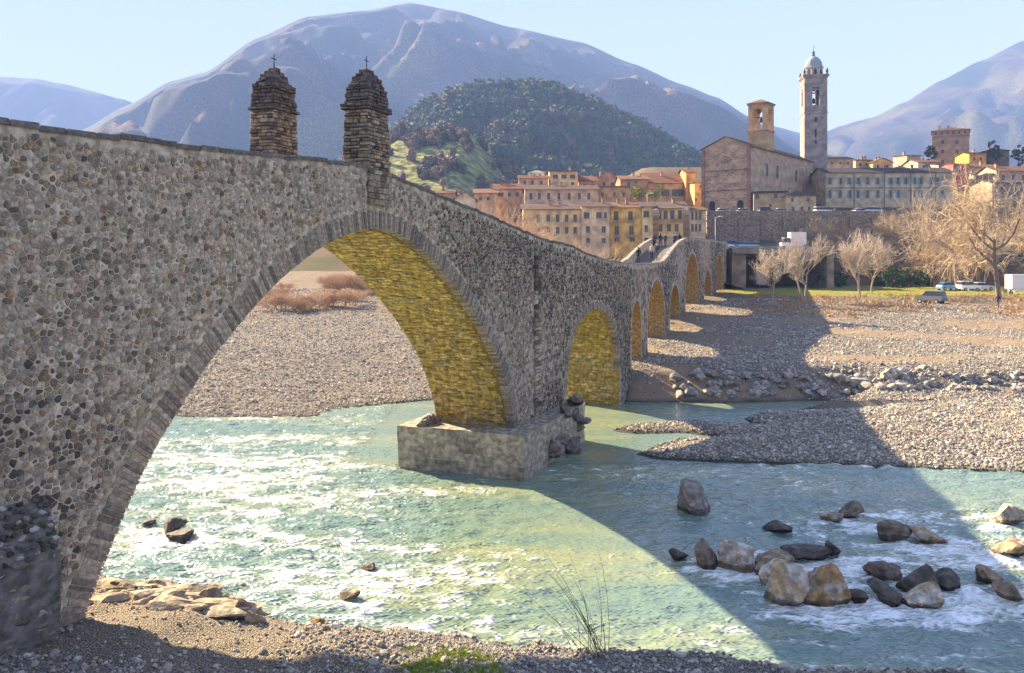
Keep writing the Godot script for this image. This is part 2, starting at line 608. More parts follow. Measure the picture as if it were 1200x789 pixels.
	while yy < 14.5:
		var h := rng.randf_range(0.16, 0.26)
		var x := 31.25
		while x < 32.8:
			var w := minf(rng.randf_range(0.2, 0.42), 32.85 - x)
			pil.block(br(x + w / 2, 0.06, yy + h / 2), axis(x) * (w * 0.5 * 1.07 - 0.012), Vector3.UP * (h / 2 - 0.012), outw(x) * 0.07, 0.02, stone_tone(x, yy) * 0.72)
			x += w
		yy += h
	put("pilaster", pil.mesh(M.stone), root)
	# --- rough vertical joint and buttress strip between the two large openings
	var bt := MB.new()
	yy = 2.2
	while yy < 11.6:
		var h := rng.randf_range(0.18, 0.3)
		for x in [48.6, 49.05]:
			bt.block(br(x, 0.05, yy + h / 2), axis(x) * 0.22, Vector3.UP * (h / 2 - 0.015), outw(x) * (0.06 + rng.randf() * 0.05), 0.03, vary(stone_tone(x, yy), 0.1))
		yy += h
	put("buttress", bt.mesh(M.stone), root)
	# --- concrete footing of the river pier
	var o := br(45.0, 0, 0)
	var ax := axis(46.0)
	var ow := outw(46.0)
	var ft := MB.new()
	var P := func(u: float, w: float, y: float) -> Vector3: return br(45.2, 0, 0) + ax * u + ow * w + Vector3.UP * (y - 0.0)
	var cc := C(0.5, 0.425, 0.31)
	var nx := 22
	# a block with pitted, uneven faces: grid on the near face, the river face and the top
	var jig := func(p: Vector3) -> Vector3: return p + Vector3(n1.get_noise_3d(p.x * 20, p.y * 20, p.z * 20), n1.get_noise_3d(p.x * 20 + 50, p.y * 20, p.z * 20) * 0.6, n1.get_noise_3d(p.x * 20, p.y * 20 + 50, p.z * 20)) * 0.09
	for gx in nx:
		for gy in 8:
			var w0 := -6.0 + 7.3 * gx / nx
			var w1 := -6.0 + 7.3 * (gx + 1) / nx
			var y0 := -1.0 + 3.25 * gy / 8.0
			var y1 := -1.0 + 3.25 * (gy + 1) / 8.0
			var c := vary(cc, 0.06) * (1.0 if n2.get_noise_2d(w0 * 14.0, y0 * 30.0) < 0.1 else 0.72)
			ft.quad(jig.call(P.call(-1.5, w0, y0)), jig.call(P.call(-1.5, w1, y0)), jig.call(P.call(-1.5, w1, y1)), jig.call(P.call(-1.5, w0, y1)), c)
	for gx in 26:
		var u0 := -1.5 + 10.6 * gx / 26.0
		var u1 := -1.5 + 10.6 * (gx + 1) / 26.0
		for gy in 8:
			var y0 := -1.0 + 3.25 * gy / 8.0
			var y1 := -1.0 + 3.25 * (gy + 1) / 8.0
			ft.quad(jig.call(P.call(u0, 1.3, y0)), jig.call(P.call(u1, 1.3, y0)), jig.call(P.call(u1, 1.3, y1)), jig.call(P.call(u0, 1.3, y1)), vary(cc, 0.08))
		for gw in nx:
			var w0 := -6.0 + 7.3 * gw / nx
			var w1 := -6.0 + 7.3 * (gw + 1) / nx
			ft.quad(jig.call(P.call(u0, w0, 2.25)), jig.call(P.call(u0, w1, 2.25)), jig.call(P.call(u1, w1, 2.25)), jig.call(P.call(u1, w0, 2.25)), vary(C(0.42, 0.35, 0.26), 0.1))
	put("pier_footing", ft.mesh(M.mortar), root)
	# broken masonry lying on and beside the footing
	for k in 16:
		var rb := MB.new()
		var u := rng.randf_range(2.5, 8.8)
		var w := rng.randf_range(0.75, 1.75)
		rock_shape(rb, P.call(u, w, rng.randf_range(0.5, 2.75) if w < 1.3 else rng.randf_range(-0.1, 1.5)), Vector3(rng.randf_range(0.35, 0.75), rng.randf_range(0.25, 0.5), rng.randf_range(0.35, 0.7)), 9, 2, vary(C(0.3, 0.255, 0.2), 0.3, 0.04), rng.randf() * 6.0)
		put("broken_block", rb.mesh(M.rock), root)
	for k in 5:
		var rb := MB.new()
		rock_shape(rb, P.call(-0.9 + k * 0.45, -5.1 + rng.randf() * 0.5, 2.35), Vector3(0.5, 0.3 + 0.1 * k, 0.45), 8, 2, vary(C(0.42, 0.35, 0.26), 0.15), rng.randf() * 6.0)
		put("broken_block", rb.mesh(M.rock), root)

func line_vault(root: Node, a: PackedVector2Array, va: int) -> void:
	var lin := []
	var acc := 0.0
	var i := 0
	var row := 0
	while i < a.size() - 1:
		var h := rng.randf_range(0.1, 0.17) if va == 0 else rng.randf_range(0.16, 0.28)
		var start := a[i]
		var left := h
		var j := i
		var f := acc
		var endp := start
		# walk along the curve
		var here := a[i].lerp(a[i + 1], acc)
		start = here
		while j < a.size() - 1:
			var sg := Vector2((a[j + 1].x - a[j].x) * 1.07, a[j + 1].y - a[j].y).length()
			if sg * (1.0 - f) > left:
				f += left / maxf(sg, 1e-5)
				left = 0.0
				break
			left -= sg * (1.0 - f)
			f = 0.0
			j += 1
		if j >= a.size() - 1:
			break
		endp = a[j].lerp(a[j + 1], f)
		i = j
		acc = f
		row += 1
		if start.x < (27.0 if va == 0 else 58.0) or start.y < 0.0:
			continue
		var tg := endp - start
		var up := Vector2(tg.y, -tg.x).normalized()        # into the opening
		var o := -0.42 - rng.randf() * 0.3
		while o > -BW + 0.1:
			var l := minf(rng.randf_range(0.18, 0.55), o + BW - 0.03)
			var miss := rng.randf() < (0.1 if start.x > 41.0 and va == 0 else 0.02)
			if not miss and l > 0.08:
				lin.append([start + tg * 0.07, start + tg * 0.93, up, o - 0.012, o - l + 0.012])
			o -= l
	lin.sort_custom(func(x, y): return x[0].x * 0.1 - x[3] < y[0].x * 0.1 - y[3])
	var vr := MB.new()
	var shown := 0
	for s in lin:
		var p: Vector2 = s[0]
		var q: Vector2 = s[1]
		var e: float = rng.randf_range(0.008, 0.045)
		var u: Vector2 = s[2] * e
		var tone := vary([C(0.6, 0.43, 0.12), C(0.66, 0.46, 0.13), C(0.48, 0.35, 0.11), C(0.7, 0.53, 0.22), C(0.62, 0.44, 0.12), C(0.42, 0.33, 0.17)][rng.randi() % 6], 0.2, 0.06)  # yellows include the warm light the river throws up, put into the colour
		var use := vr
		var alone: bool = va == 0 and shown < 300 and p.x > 30.0 and p.x < 45.3
		if alone:
			use = MB.new()
			shown += 1
		var A := br(p.x + u.x, s[3], p.y + u.y)
		var B := br(q.x + u.x, s[3], q.y + u.y)
		var D := br(q.x + u.x, s[4], q.y + u.y)
		var E_ := br(p.x + u.x, s[4], p.y + u.y)
		var a0 := br(p.x - u.x, s[3], p.y - u.y)
		var b0 := br(q.x - u.x, s[3], q.y - u.y)
		var d0 := br(q.x - u.x, s[4], q.y - u.y)
		var e0 := br(p.x - u.x, s[4], p.y - u.y)
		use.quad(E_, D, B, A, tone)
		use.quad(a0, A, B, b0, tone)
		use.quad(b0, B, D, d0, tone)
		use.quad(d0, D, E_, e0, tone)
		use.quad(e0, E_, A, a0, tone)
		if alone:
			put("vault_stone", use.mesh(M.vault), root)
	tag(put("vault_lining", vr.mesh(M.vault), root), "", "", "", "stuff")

# a wayside shrine on the crest: square pillar of coursed stones, stepped beehive cap, iron cross
func build_shrine(label: String, d: float, off: float, ybot: float, ytop: float, seed_: int) -> void:
	rng.seed = seed_
	var o := br(d, off, ybot)
	var turn := atan2(outw(d).x, outw(d).z)
	var root := thing("stone_shrine", label, "shrine", o, turn, "stone shrines on the crest of the bridge")
	# local axes: z outwards, x along the bridge
	var core := MB.new()
	var hh := ytop - ybot
	var body := hh * 0.68
	core.abox(Vector3(0, body * 0.5, 0), Vector3(1.36, body, 0.86), C(0.3, 0.255, 0.21))
	var cap := []
	for k in 9:
		var t := k / 8.0
		cap.append(Vector2(0.44 * sqrt(maxf(1.0 - t * t, 0.0)) + 0.02, hh * 0.68 + t * hh * 0.28))
	core.lathe(Vector3.ZERO, cap, 10, C(0.16, 0.145, 0.13))
	put("core", core.mesh(M.mortar), root)
	var y := 0.0
	while y < hh * 0.96:
		var h := rng.randf_range(0.09, 0.17)
		var t := y / hh
		var hx := 0.8
		var hz := 0.52
		if t < 0.62:
			hx = lerpf(0.88, 0.76, t / 0.62); hz = lerpf(0.58, 0.5, t / 0.62)
		elif t < 0.65:
			hx = 0.88; hz = 0.6
		else:
			var k := clampf((t - 0.65) / 0.315, 0.0, 0.985)
			var q := pow(1.0 - pow(k, 2.1), 0.62)
			hx = 0.72 * q; hz = 0.54 * q
			if t > 0.79 and t < 0.815:
				hx += 0.06; hz += 0.06
		var dark := t > 0.62
		for side in 4:
			var along := hx if side % 2 == 0 else hz
			var out := hz if side % 2 == 0 else hx
			var r := Basis(Vector3.UP, side * PI / 2)
			var x := -along
			while x < along - 0.05:
				var w := minf(rng.randf_range(0.16, 0.42), along - x)
				if along - x - w < 0.1:
					w = along - x
				var st := MB.new()
				var c := vary(C(0.17, 0.14, 0.12), 0.35, 0.06) if dark or rng.randf() < 0.35 else vary(C(0.4, 0.31, 0.215), 0.3, 0.08)
				st.block(r * Vector3(x + w / 2, y + h / 2, out - 0.14 + rng.randf_range(-0.05, 0.06)), r * Vector3(w / 2 - 0.01, 0, 0), Vector3(0, h / 2 - 0.012, 0), r * Vector3(0, 0, 0.14), 0.025, c)
				put("stone", st.mesh(M.stone), root)
				x += w
		y += h
	var fin := MB.new()
	rock_shape(fin, Vector3(0, hh * 0.955, 0), Vector3(0.16, 0.12, 0.15), 5, 2, C(0.13, 0.12, 0.11))
	put("cap_stone", fin.mesh(M.stone), root)
	var cr := MB.new()
	cr.tube(Vector3(0, hh * 0.97, 0), Vector3(0, hh + 0.42, 0), 0.022, 0.016, 6, C(0.05, 0.04, 0.035))
	cr.tube(Vector3(-0.16, hh + 0.24, 0), Vector3(0.16, hh + 0.24, 0), 0.016, 0.016, 6, C(0.05, 0.04, 0.035))
	put("iron_cross", cr.mesh(M.plain), root)

func build_abutment() -> void:
	rng.seed = 77
	var root := thing("abutment_wall", "low dark cobbled abutment with sloping top against the bridge foot", "wall")
	var core := MB.new()
	var d0 := 12.0
	var d1 := 18.55
	var y0 := 2.2
	var y1 := 5.0
	var y2 := 6.15
	var k := C(0.2, 0.185, 0.165)
	core.quad(br(d0, 0.45, y0), br(d1, 0.45, y0), br(d1, 0.45, y1), br(d0, 0.45, y1 + 0.15), k)
	core.quad(br(d0, 0.45, y1 + 0.15), br(d1, 0.45, y1), br(d1, 0.02, y2), br(d0, 0.02, y2 + 0.15), k)
	core.quad(br(d1, 0.45, y0), br(d1, 0.0, y0), br(d1, 0.0, y2), br(d1, 0.45, y1), k)
	put("core", core.mesh(M.mortar), root)
	var y := y0
	while y < y1 - 0.05:
		var h := minf(rng.randf_range(0.12, 0.3), y1 - y)
		var d := 14.0 + rng.randf() * 0.3
		while d < d1:
			var w := minf(rng.randf_range(0.16, 0.6), d1 - d)
			var st := MB.new()
			rock_shape(st, br(d + w / 2, 0.4, y + h / 2 + rng.randf_range(-0.03, 0.03)), Vector3(w * 0.6, h * 0.56, rng.randf_range(0.06, 0.11)), 7, 2, vary([C(0.22, 0.19, 0.15), C(0.3, 0.25, 0.19), C(0.13, 0.125, 0.085), C(0.36, 0.3, 0.23)][rng.randi() % 4], 0.25, 0.06), atan2(outw(d).x, outw(d).z), 0.06)
			put("stone", st.mesh(M.stone), root)
			d += w
		y += h
	var up := (br(15, 0.02, y2) - br(15, 0.45, y1)).normalized()
	var ln := (br(15, 0.02, y2) - br(15, 0.45, y1)).length()
	for r in 8:
		var d := 14.0 + rng.randf() * 0.2
		while d < d1:
			var w := minf(rng.randf_range(0.12, 0.24), d1 - d)
			var st := MB.new()
			var o := br(d + w / 2, 0.45, y1) + up * (ln * (r + 0.5 + rng.randf_range(-0.4, 0.4)) / 8.0) + Vector3.UP * (0.15 * (d1 - d) / 6.5)
			rock_shape(st, o, Vector3(w * rng.randf_range(0.45, 0.85), 0.06, ln / rng.randf_range(9.0, 16.0)), 6, 1, vary([C(0.12, 0.11, 0.1), C(0.2, 0.18, 0.155), C(0.42, 0.38, 0.34), C(0.11, 0.12, 0.07)][rng.randi() % 4], 0.4, 0.06), -1.2 + rng.randf_range(-0.6, 0.6), 0.2)
			put("cobble", st.mesh(M.stone), root)
			d += w

# ---------------------------------------------------------------- ground, river
var land := PackedVector2Array()     # outline of the far bank and its gravel bar, (x, depth)
var bank := PackedVector2Array()     # edge of the near bank
func shores() -> void:
	for p in [[-700, 494], [205, 488], [300, 489], [368, 488], [385, 481], [410, 477], [450, 473], [500, 468], [560, 465], [640, 466], [700, 468], [742, 470], [800, 470], [860, 471], [930, 469], [1004, 468], [985, 475], [950, 480], [890, 483], [874, 490], [884, 497], [840, 495], [793, 493], [745, 497], [718, 503], [740, 507], [800, 506], [842, 511], [800, 514], [775, 520], [748, 531], [775, 537], [840, 540], [902, 542], [960, 543], [1020, 545], [1100, 549], [1200, 553], [1500, 566]]:
		land.append(on_level(p[0], p[1]))
	land.append(Vector2(160, 60))
	land.append(Vector2(160, 320))
	land.append(Vector2(-160, 320))
	land.append(Vector2(-160, 58))
	for p in [[-400, 640], [60, 672], [115, 693], [200, 697], [262, 712], [300, 732], [360, 739], [480, 751], [600, 758], [750, 767], [900, 783], [1000, 796], [1300, 830], [1800, 880]]:
		bank.append(on_level(p[0], p[1], 2.5))

func land_dist(q: Vector2) -> float:
	var best := 1e9
	for i in land.size():
		best = minf(best, seg_dist(q, land[i], land[(i + 1) % land.size()]))
	return best if Geometry2D.is_point_in_polygon(q, land) else -best

func bank_dist(q: Vector2) -> float:      # positive on the near bank
	var best := 1e9
	var side := 1.0
	for i in bank.size() - 1:
		var e := seg_dist(q, bank[i], bank[i + 1])
		if e < best:
			best = e
			side = 1.0 if (bank[i + 1] - bank[i]).cross(q - bank[i]) < 0.0 else -1.0
	return best * side

const RISE := [[40.0, 0.55], [58.0, 0.75], [67.0, 1.0], [70.0, 2.1], [80.0, 2.4], [95.0, 2.9], [113.0, 4.0], [132.0, 4.5], [155.0, 5.0], [200.0, 5.2], [330.0, 6.0]]
const RISE_L := [[40.0, 0.1], [61.0, 0.4], [70.0, 1.3], [90.0, 2.6], [113.0, 4.2], [132.0, 5.6], [155.0, 7.5], [175.0, 8.5], [330.0, 10.0]]

func ground_y(x: float, d: float) -> float:
	var q := Vector2(x, d)
	var y := -1.6
	if d < 34.0:
		var b := bank_dist(q)
		var tall := 2.72 + clampf((-x - 6.0) * 0.08, 0.0, 0.3) + clampf(b * 0.05, 0.0, 0.25)
		var lump := n1.get_noise_2d(x * 9.0, d * 9.0) * 0.28 + n2.get_noise_2d(x * 40.0, d * 40.0) * 0.09
		y = lerpf(-1.6, tall + lump, smoothstep(-2.6, 0.15, b + n1.get_noise_2d(x * 22.0, d * 22.0) * 0.5))
	if d > 30.0:
		var e := land_dist(q)
		var steep := d > 63.0 and x > 9.0
		var mixx := smoothstep(-14.0, 14.0, x)
		var full := lerpf(spline(RISE_L, d), spline(RISE, d), mixx)
		var f: float
		if e < 0.0:
			f = maxf(-1.6, e * 0.35 - 0.06)
		else:
			f = minf(full, e * (0.75 if steep else 0.12) + (0.0 if not steep else 0.0))
			f += (n1.get_noise_2d(x * 5.0, d * 5.0) * 0.22 + n2.get_noise_2d(x * 22.0, d * 22.0) * 0.1) * clampf(e * 0.4, 0.0, 1.0) * clampf(f * 1.5, 0.15, 1.0)
		# scour hole hollow behind the great arch
		y = maxf(y, f)
	return y

func ground_colour(x: float, d: float, y: float) -> Color:
	var z := n1.get_noise_2d(x * 2.2, d * 3.5)
	var w := n2.get_noise_2d(x * 9.0, d * 14.0)
	var c := C(0.47, 0.4, 0.31).lerp(C(0.38, 0.33, 0.27), clampf(0.5 + w, 0, 1))
	if d > 66.0 and z > 0.05 and x > 9.0:
		c = c.lerp(C(0.58, 0.44, 0.3), clampf((z - 0.05) * 9.0 + w * 0.6, 0, 1))     # bare sand
	if y < 0.16 and d > 34.0:
		c = c.lerp(C(0.15, 0.135, 0.115), clampf((0.16 - y) * 7.0 + w * 0.3, 0, 1))       # wet stones at the water's edge
	if d < 34.0:
		c = C(0.38, 0.345, 0.3).lerp(C(0.44, 0.36, 0.26), clampf(0.4 + z * 1.5 + w * 0.5, 0, 1))
	if d > 118.0 + z * 14.0 and x > 30.0:
		c = c.lerp(C(0.34, 0.25, 0.15), 0.7)                                              # dry weeds
	if d > 146.0 + z * 10.0 and x > 40.0:
		var bare := n2.get_noise_2d(x * 3.0 + 300.0, d * 1.6) > 0.28
		c = C(0.5, 0.42, 0.28) if bare else vary(C(0.5, 0.47, 0.07), 0.1)
	if x < 14.0 and d > 108.0 + z * 12.0 and d < 260.0:
		c = c.lerp(C(0.46, 0.33, 0.22), 0.6)
	return vary(c, 0.05)

func sheet(xs: Array, rows: Array, fy: Callable, fc: Callable, m: Material, uvf = null) -> ArrayMesh:
	# rows: depths; xs: positions as a share of the row's half width given by rows[k][1]
	var v := PackedVector3Array()
	var c := PackedColorArray()
	var uv := PackedVector2Array()
	for r in rows:
		for s in xs:
			var x: float = r[1] + (r[2] - r[1]) * s
			var y: float = fy.call(x, r[0])
			v.append(Vector3(x, y, -r[0]))
			c.append(fc.call(x, r[0], y))
			if uvf != null:
				uv.append(uvf.call(x, r[0]))
	return grid_mesh(v, c, uv, xs.size(), rows.size(), m)

func grid_mesh(v: PackedVector3Array, c: PackedColorArray, uv: PackedVector2Array, nx: int, nr: int, m: Material) -> ArrayMesh:
	var n := PackedVector3Array()
	n.resize(v.size())
	var ix := PackedInt32Array()
	for j in nr:
		for i in nx:
			var k := j * nx + i
			var ex := v[k + (1 if i < nx - 1 else 0)] - v[k - (1 if i > 0 else 0)]
			var ez := v[k + (nx if j < nr - 1 else 0)] - v[k - (nx if j > 0 else 0)]
			n[k] = ex.cross(ez).normalized()
			if n[k].y < 0: n[k] = -n[k]
			if i < nx - 1 and j < nr - 1:
				ix.append_array([k, k + nx, k + 1, k + 1, k + nx, k + nx + 1])
	var ar := []
	ar.resize(Mesh.ARRAY_MAX)
	ar[Mesh.ARRAY_VERTEX] = v
	ar[Mesh.ARRAY_NORMAL] = n
	ar[Mesh.ARRAY_COLOR] = c
	if uv.size() == v.size():
		ar[Mesh.ARRAY_TEX_UV] = uv
	ar[Mesh.ARRAY_INDEX] = ix
	var am := ArrayMesh.new()
	am.add_surface_from_arrays(Mesh.PRIMITIVE_TRIANGLES, ar)
	am.surface_set_material(0, m)
	return am

func steps(n: int) -> Array:
	var o := []
	for i in n + 1:
		o.append(float(i) / n)
	return o

func build_ground() -> void:
	var rows := []
	var d := 8.0
	while d < 196.0:
		rows.append([d, -30.0 - d * 0.62, 30.0 + d * 0.72])
		d += maxf(0.22, d * 0.0052)
	tag(put("ground", sheet(steps(300), rows, ground_y, ground_colour, M.ground)), "stony river bed, gravel bars and grassy flats", "", "", "structure")

const WX0 := -46.0
const WX1 := 62.0
const WD0 := 15.0
const WD1 := 72.0
# how broken the water is at a place, 0 smooth to 1 white
func rough_water(x: float, d: float) -> float:
	var px := 600.0 + x / d * 1000.0
	var py := HOR + EYE / d * 1000.0
	var r := 0.54 + 0.1 * smoothstep(700.0, 450.0, px) + 0.05 * smoothstep(800.0, 900.0, px)
	r += 0.36 * exp(-pow((px - 330.0) / 220.0, 2.0) - pow((py - 665.0) / 85.0, 2.0))
	r += 0.26 * exp(-pow((px - 300.0) / 130.0, 2.0) - pow((py - 540.0) / 40.0, 2.0))
	r += 0.3 * exp(-pow((px - 1120.0) / 170.0, 2.0) - pow((py - 745.0) / 38.0, 2.0))
	r += 0.14 * exp(-pow((px - 1010.0) / 160.0, 2.0) - pow((py - 630.0) / 40.0, 2.0))
	r += 0.22 * exp(-pow((px - 1190.0) / 60.0, 2.0) - pow((py - 640.0) / 40.0, 2.0))
	r += 0.2 * exp(-pow((px - 520.0) / 180.0, 2.0) - pow((py - 735.0) / 25.0, 2.0))
	r -= 0.3 * exp(-pow((px - 690.0) / 160.0, 2.0) - pow((py - 625.0) / 70.0, 2.0))
	r -= 0.25 * exp(-pow((px - 1130.0) / 120.0, 2.0) - pow((py - 572.0) / 18.0, 2.0))
	if d > 47.0 and x > -9.0:
		r -= 0.35
	if d > 54.0 and x < 0.0:
		r -= 0.12
	return clampf(r, 0.0, 1.0)

var wave_a := FastNoiseLite.new()
var wave_b := FastNoiseLite.new()
func water_y(x: float, d: float) -> float:
	var r := minf(rough_water(x, d), 0.58)
	var u := x * 0.9 + d * 0.25
	var w := d * 1.5 - x * 0.3
	var a := wave_a.get_noise_2d(u * 7.0, w * 7.0)
	var b := wave_b.get_noise_2d(u * 22.0, w * 22.0)
	return (1.0 - absf(a) * 2.4) * 0.24 * r * r * 1.5 + b * 0.13 * r - 0.09

func build_water() -> void:
	wave_a.seed = 31
	wave_a.frequency = 0.06
	wave_b.seed = 32
	wave_b.frequency = 0.05
	# foam and ripples drawn once over the whole reach
	var tw := 2048
	var th := 1400
	var mk := func(seed_: int, f: float, sx: float, sy: float, oct: int, ridged: bool) -> PackedByteArray:
		var q := FastNoiseLite.new()
		q.seed = seed_
		q.frequency = f
		q.fractal_octaves = oct
		q.fractal_type = FastNoiseLite.FRACTAL_RIDGED if ridged else FastNoiseLite.FRACTAL_FBM
		q.domain_warp_enabled = true
		q.domain_warp_amplitude = 30.0
		q.domain_warp_frequency = f * 1.6
		var im := q.get_image(int(tw / sx), int(th / sy), false, false, true)
		im.convert(Image.FORMAT_L8)
		im.resize(tw, th, Image.INTERPOLATE_CUBIC)
		return im.get_data()
	var A: PackedByteArray = mk.call(41, 0.03, 2.0, 1.0, 5, true)
	var B: PackedByteArray = mk.call(42, 0.075, 1.6, 1.0, 4, false)
	var Cc: PackedByteArray = mk.call(43, 0.009, 2.6, 1.0, 4, false)
	# broken-water map at a coarser step
	var cw := 206
	var ch := 141
	var rr := PackedFloat32Array()
	for j in ch:
		for i in cw:
			var x := WX0 + (WX1 - WX0) * (i * 10.0) / tw
			var d := WD1 - (WD1 - WD0) * (j * 10.0) / th
			var e := land_dist(Vector2(x, d))
			var f := rough_water(x, d)
			var crest := 1.0 - absf(wave_a.get_noise_2d((x * 0.9 + d * 0.25) * 7.0, (d * 1.5 - x * 0.3) * 7.0)) * 2.4
			f += (crest - 0.55) * 0.2 * f
			for s in splash:
				var q := Vector2((x - s.x) / (s.z * 1.9), (d - s.y) / (s.z * 1.2))
				f += 0.3 * exp(-q.length_squared() * 1.5)
			if e > -0.5 and d < 52.0:
				f += 0.1
			rr.append(f)
	var col := PackedByteArray()
	col.resize(tw * th * 3)
	var hgt := PackedByteArray()
	hgt.resize(tw * th)
	for j in th:
		var jc := int(j / 10.0)
		var fj := j / 10.0 - jc
		for i in tw:
			var k := j * tw + i
			var ic := int(i / 10.0)
			var fi := i / 10.0 - ic
			var b0 := jc * cw + ic
			var r := (rr[b0] * (1 - fi) + rr[b0 + 1] * fi) * (1 - fj) + (rr[b0 + cw] * (1 - fi) + rr[b0 + cw + 1] * fi) * fj
			var a := A[k] / 255.0
			var b := B[k] / 255.0
			var c := Cc[k] / 255.0
			var foam := (a * 0.75 + b * 0.5 + (c - 0.5) * 0.5) - (1.22 - r * 0.66)
			foam = clampf(foam * 5.0, 0.0, 1.0)
			foam = foam * clampf(0.15 + 1.3 * b, 0.0, 1.0)
			var mx := clampf((c - 0.3) * 1.6, 0.0, 1.0)
			col[k * 3] = int(lerpf(lerpf(104, 136, mx), 244, foam))
			col[k * 3 + 1] = int(lerpf(lerpf(126, 142, mx), 244, foam))
			col[k * 3 + 2] = int(lerpf(lerpf(114, 108, mx), 240, foam))
			hgt[k] = int(clampf(60.0 + b * 110.0 * (0.35 + r * 0.75) + foam * 60.0, 0.0, 255.0))
	var ci := Image.create_from_data(tw, th, false, Image.FORMAT_RGB8, col)
	var hi := Image.create_from_data(tw, th, false, Image.FORMAT_L8, hgt)
	hi.convert(Image.FORMAT_RGBA8)
	hi.bump_map_to_normal_map(5.0)
	var m := StandardMaterial3D.new()
	m.albedo_texture = ImageTexture.create_from_image(ci)
	m.normal_enabled = true
	m.normal_texture = ImageTexture.create_from_image(hi)
	m.normal_scale = 1.25
	m.roughness = 0.1
	m.metallic_specular = 0.5
	var rows := []
	var d := WD0
	while d < WD1:
		rows.append([d, WX0, WX1])
		d += 0.2
	var white := func(_x: float, _d: float, _y: float) -> Color: return Color.WHITE
	var uvf := func(x: float, dd: float) -> Vector2: return Vector2((x - WX0) / (WX1 - WX0), 1.0 - (dd - WD0) / (WD1 - WD0))
	tag(put("river", sheet(steps(460), rows, water_y, white, m, uvf)), "pale green river with white rapids", "", "", "structure")

var splash := []      # (x, depth, size) of the rocks that break the current
var boulder_list := [
	["big grey-brown boulder standing alone upstream in shaded rapids", 813, 600, 44, 38, 0, 1.0],
	["rounded brown boulder in the upper rapids, next to a flat tan rock", 1000, 607, 31, 18, 1, 1.0],
	["small flat tan rock beside the rounded brown boulder", 979, 613, 24, 9, 2, 0.8],
	["dark wet rock nearly drowned between the lone boulder and the flat tan rock", 914, 624, 28, 14, 3, 0.8],
	["dark brown boulder touching the flat ochre rock at the edge of shade", 1054, 632, 37, 18, 1, 1.0],
	["flat ochre rock at the edge of the bridge's shadow", 1098, 638, 36, 15, 4, 1.0],
	["pale pitted sunlit boulder by the gravel bar at the picture's edge", 1186, 614, 34, 18, 2, 1.0],
	["brown sunlit boulder in white water below the pale pitted one", 1190, 653, 40, 18, 5, 1.0],
	["tall pointed dark brown boulder leaning left of the white block", 826, 664, 34, 40, 1, 1.0],
	["upright whitish boulder with an ochre foot", 863, 666, 38, 36, 6, 1.0],
	["long low tan rock joining the white boulder to the ochre pair", 905, 672, 62, 18, 5, 1.0],
	["dark flat rock awash behind the long low tan rock", 949, 657, 42, 15, 3, 0.9],
	["small dark rock next to the dark flat awash rock", 976, 652, 20, 17, 3, 1.0],
	["whitish top-heavy block behind the big ochre boulder", 908, 687, 44, 24, 6, 1.0],
	["big white and ochre boulder at the front of the cluster", 930, 709, 46, 40, 7, 1.0],
	["largest rust-streaked boulder leaning on the white and ochre one", 972, 710, 54, 42, 4, 1.0],
	["brown wedge boulder above the round dark one", 1043, 680, 40, 22, 1, 1.0],
	["round dark wet boulder at the near end of the second cluster", 1048, 708, 42, 22, 3, 1.0],
	["dark peaked boulder in the middle of the second cluster", 1083, 698, 44, 30, 3, 1.0],
	["dark rock tucked behind the peaked boulder on its sunny side", 1112, 692, 34, 22, 3, 1.0],
	["whitish block in front of the dark peaked boulder", 1091, 715, 40, 26, 6, 1.0],
	["tan-brown boulder on the sunlit side of the rapids, lowest there", 1187, 704, 32, 19, 5, 1.0],
	["mossy tan rock just above the lowest sunlit boulder", 1168, 684, 28, 17, 5, 1.0],
	["small dark wet rock right of the rust-streaked boulder", 1008, 707, 20, 13, 3, 0.9],
	["drowned dark rock left of the tall pointed boulder", 798, 656, 24, 10, 3, 0.8],
	["small flat dark rock, first of three off the bridge's near foot", 171, 616, 15, 5, 3, 0.9],
	["craggy black rock, highest of three off the bridge's near foot", 197, 623, 28, 14, 3, 1.0],
	["flat black slab, lowest of three off the bridge's near foot", 207, 634, 30, 9, 3, 0.9],
	["ochre stone washed over at the near bank's edge", 372, 733, 20, 9, 4, 0.9],
	["brown stone awash in the white rapids under the great arch", 432, 668, 18, 7, 5, 0.8],
	["tan stone awash in rapids above the near bank", 407, 703, 22, 6, 5, 0.8],
]
func list_splash() -> void:
	for b in boulder_list:
		var q := on_level(b[1], b[2])
		splash.append(Vector3(q.x + 0.5, q.y - 0.45, b[3] / 1000.0 * q.y))

func build_boulders() -> void:
	rng.seed = 501
	var tones := [C(0.36, 0.3, 0.24), C(0.26, 0.19, 0.14), C(0.5, 0.4, 0.29), C(0.15, 0.125, 0.1), C(0.52, 0.32, 0.15), C(0.4, 0.29, 0.19), C(0.72, 0.64, 0.53), C(0.6, 0.45, 0.27)]
	for b in boulder_list:
		var q := on_level(b[1], b[2])
		var w: float = b[3] / 1000.0 * q.y
		var h: float = b[4] / 1000.0 * q.y
		var mb := MB.new()
		var o := Vector3(0, h * 0.25, 0)
		var cap := Color(0, 0, 0, 0)
		if b[5] == 7: cap = C(0.62, 0.55, 0.44)
		if b[5] == 4: cap = C(0.56, 0.46, 0.35)
		if b[5] == 6: cap = C(0.58, 0.42, 0.24)
		rock_shape(mb, o, Vector3(w * 0.64, h * 0.78, w * 0.55), 13, 3, tones[b[5]], rng.randf() * 6.0, 0.09, 0.17, cap)
		var node := put("boulder", mb.mesh(M.rock))
		node.position = Vector3(q.x, 0.0, -q.y - w * 0.35)
		tag(node, b[0], "boulder", "boulders breaking the river's current")

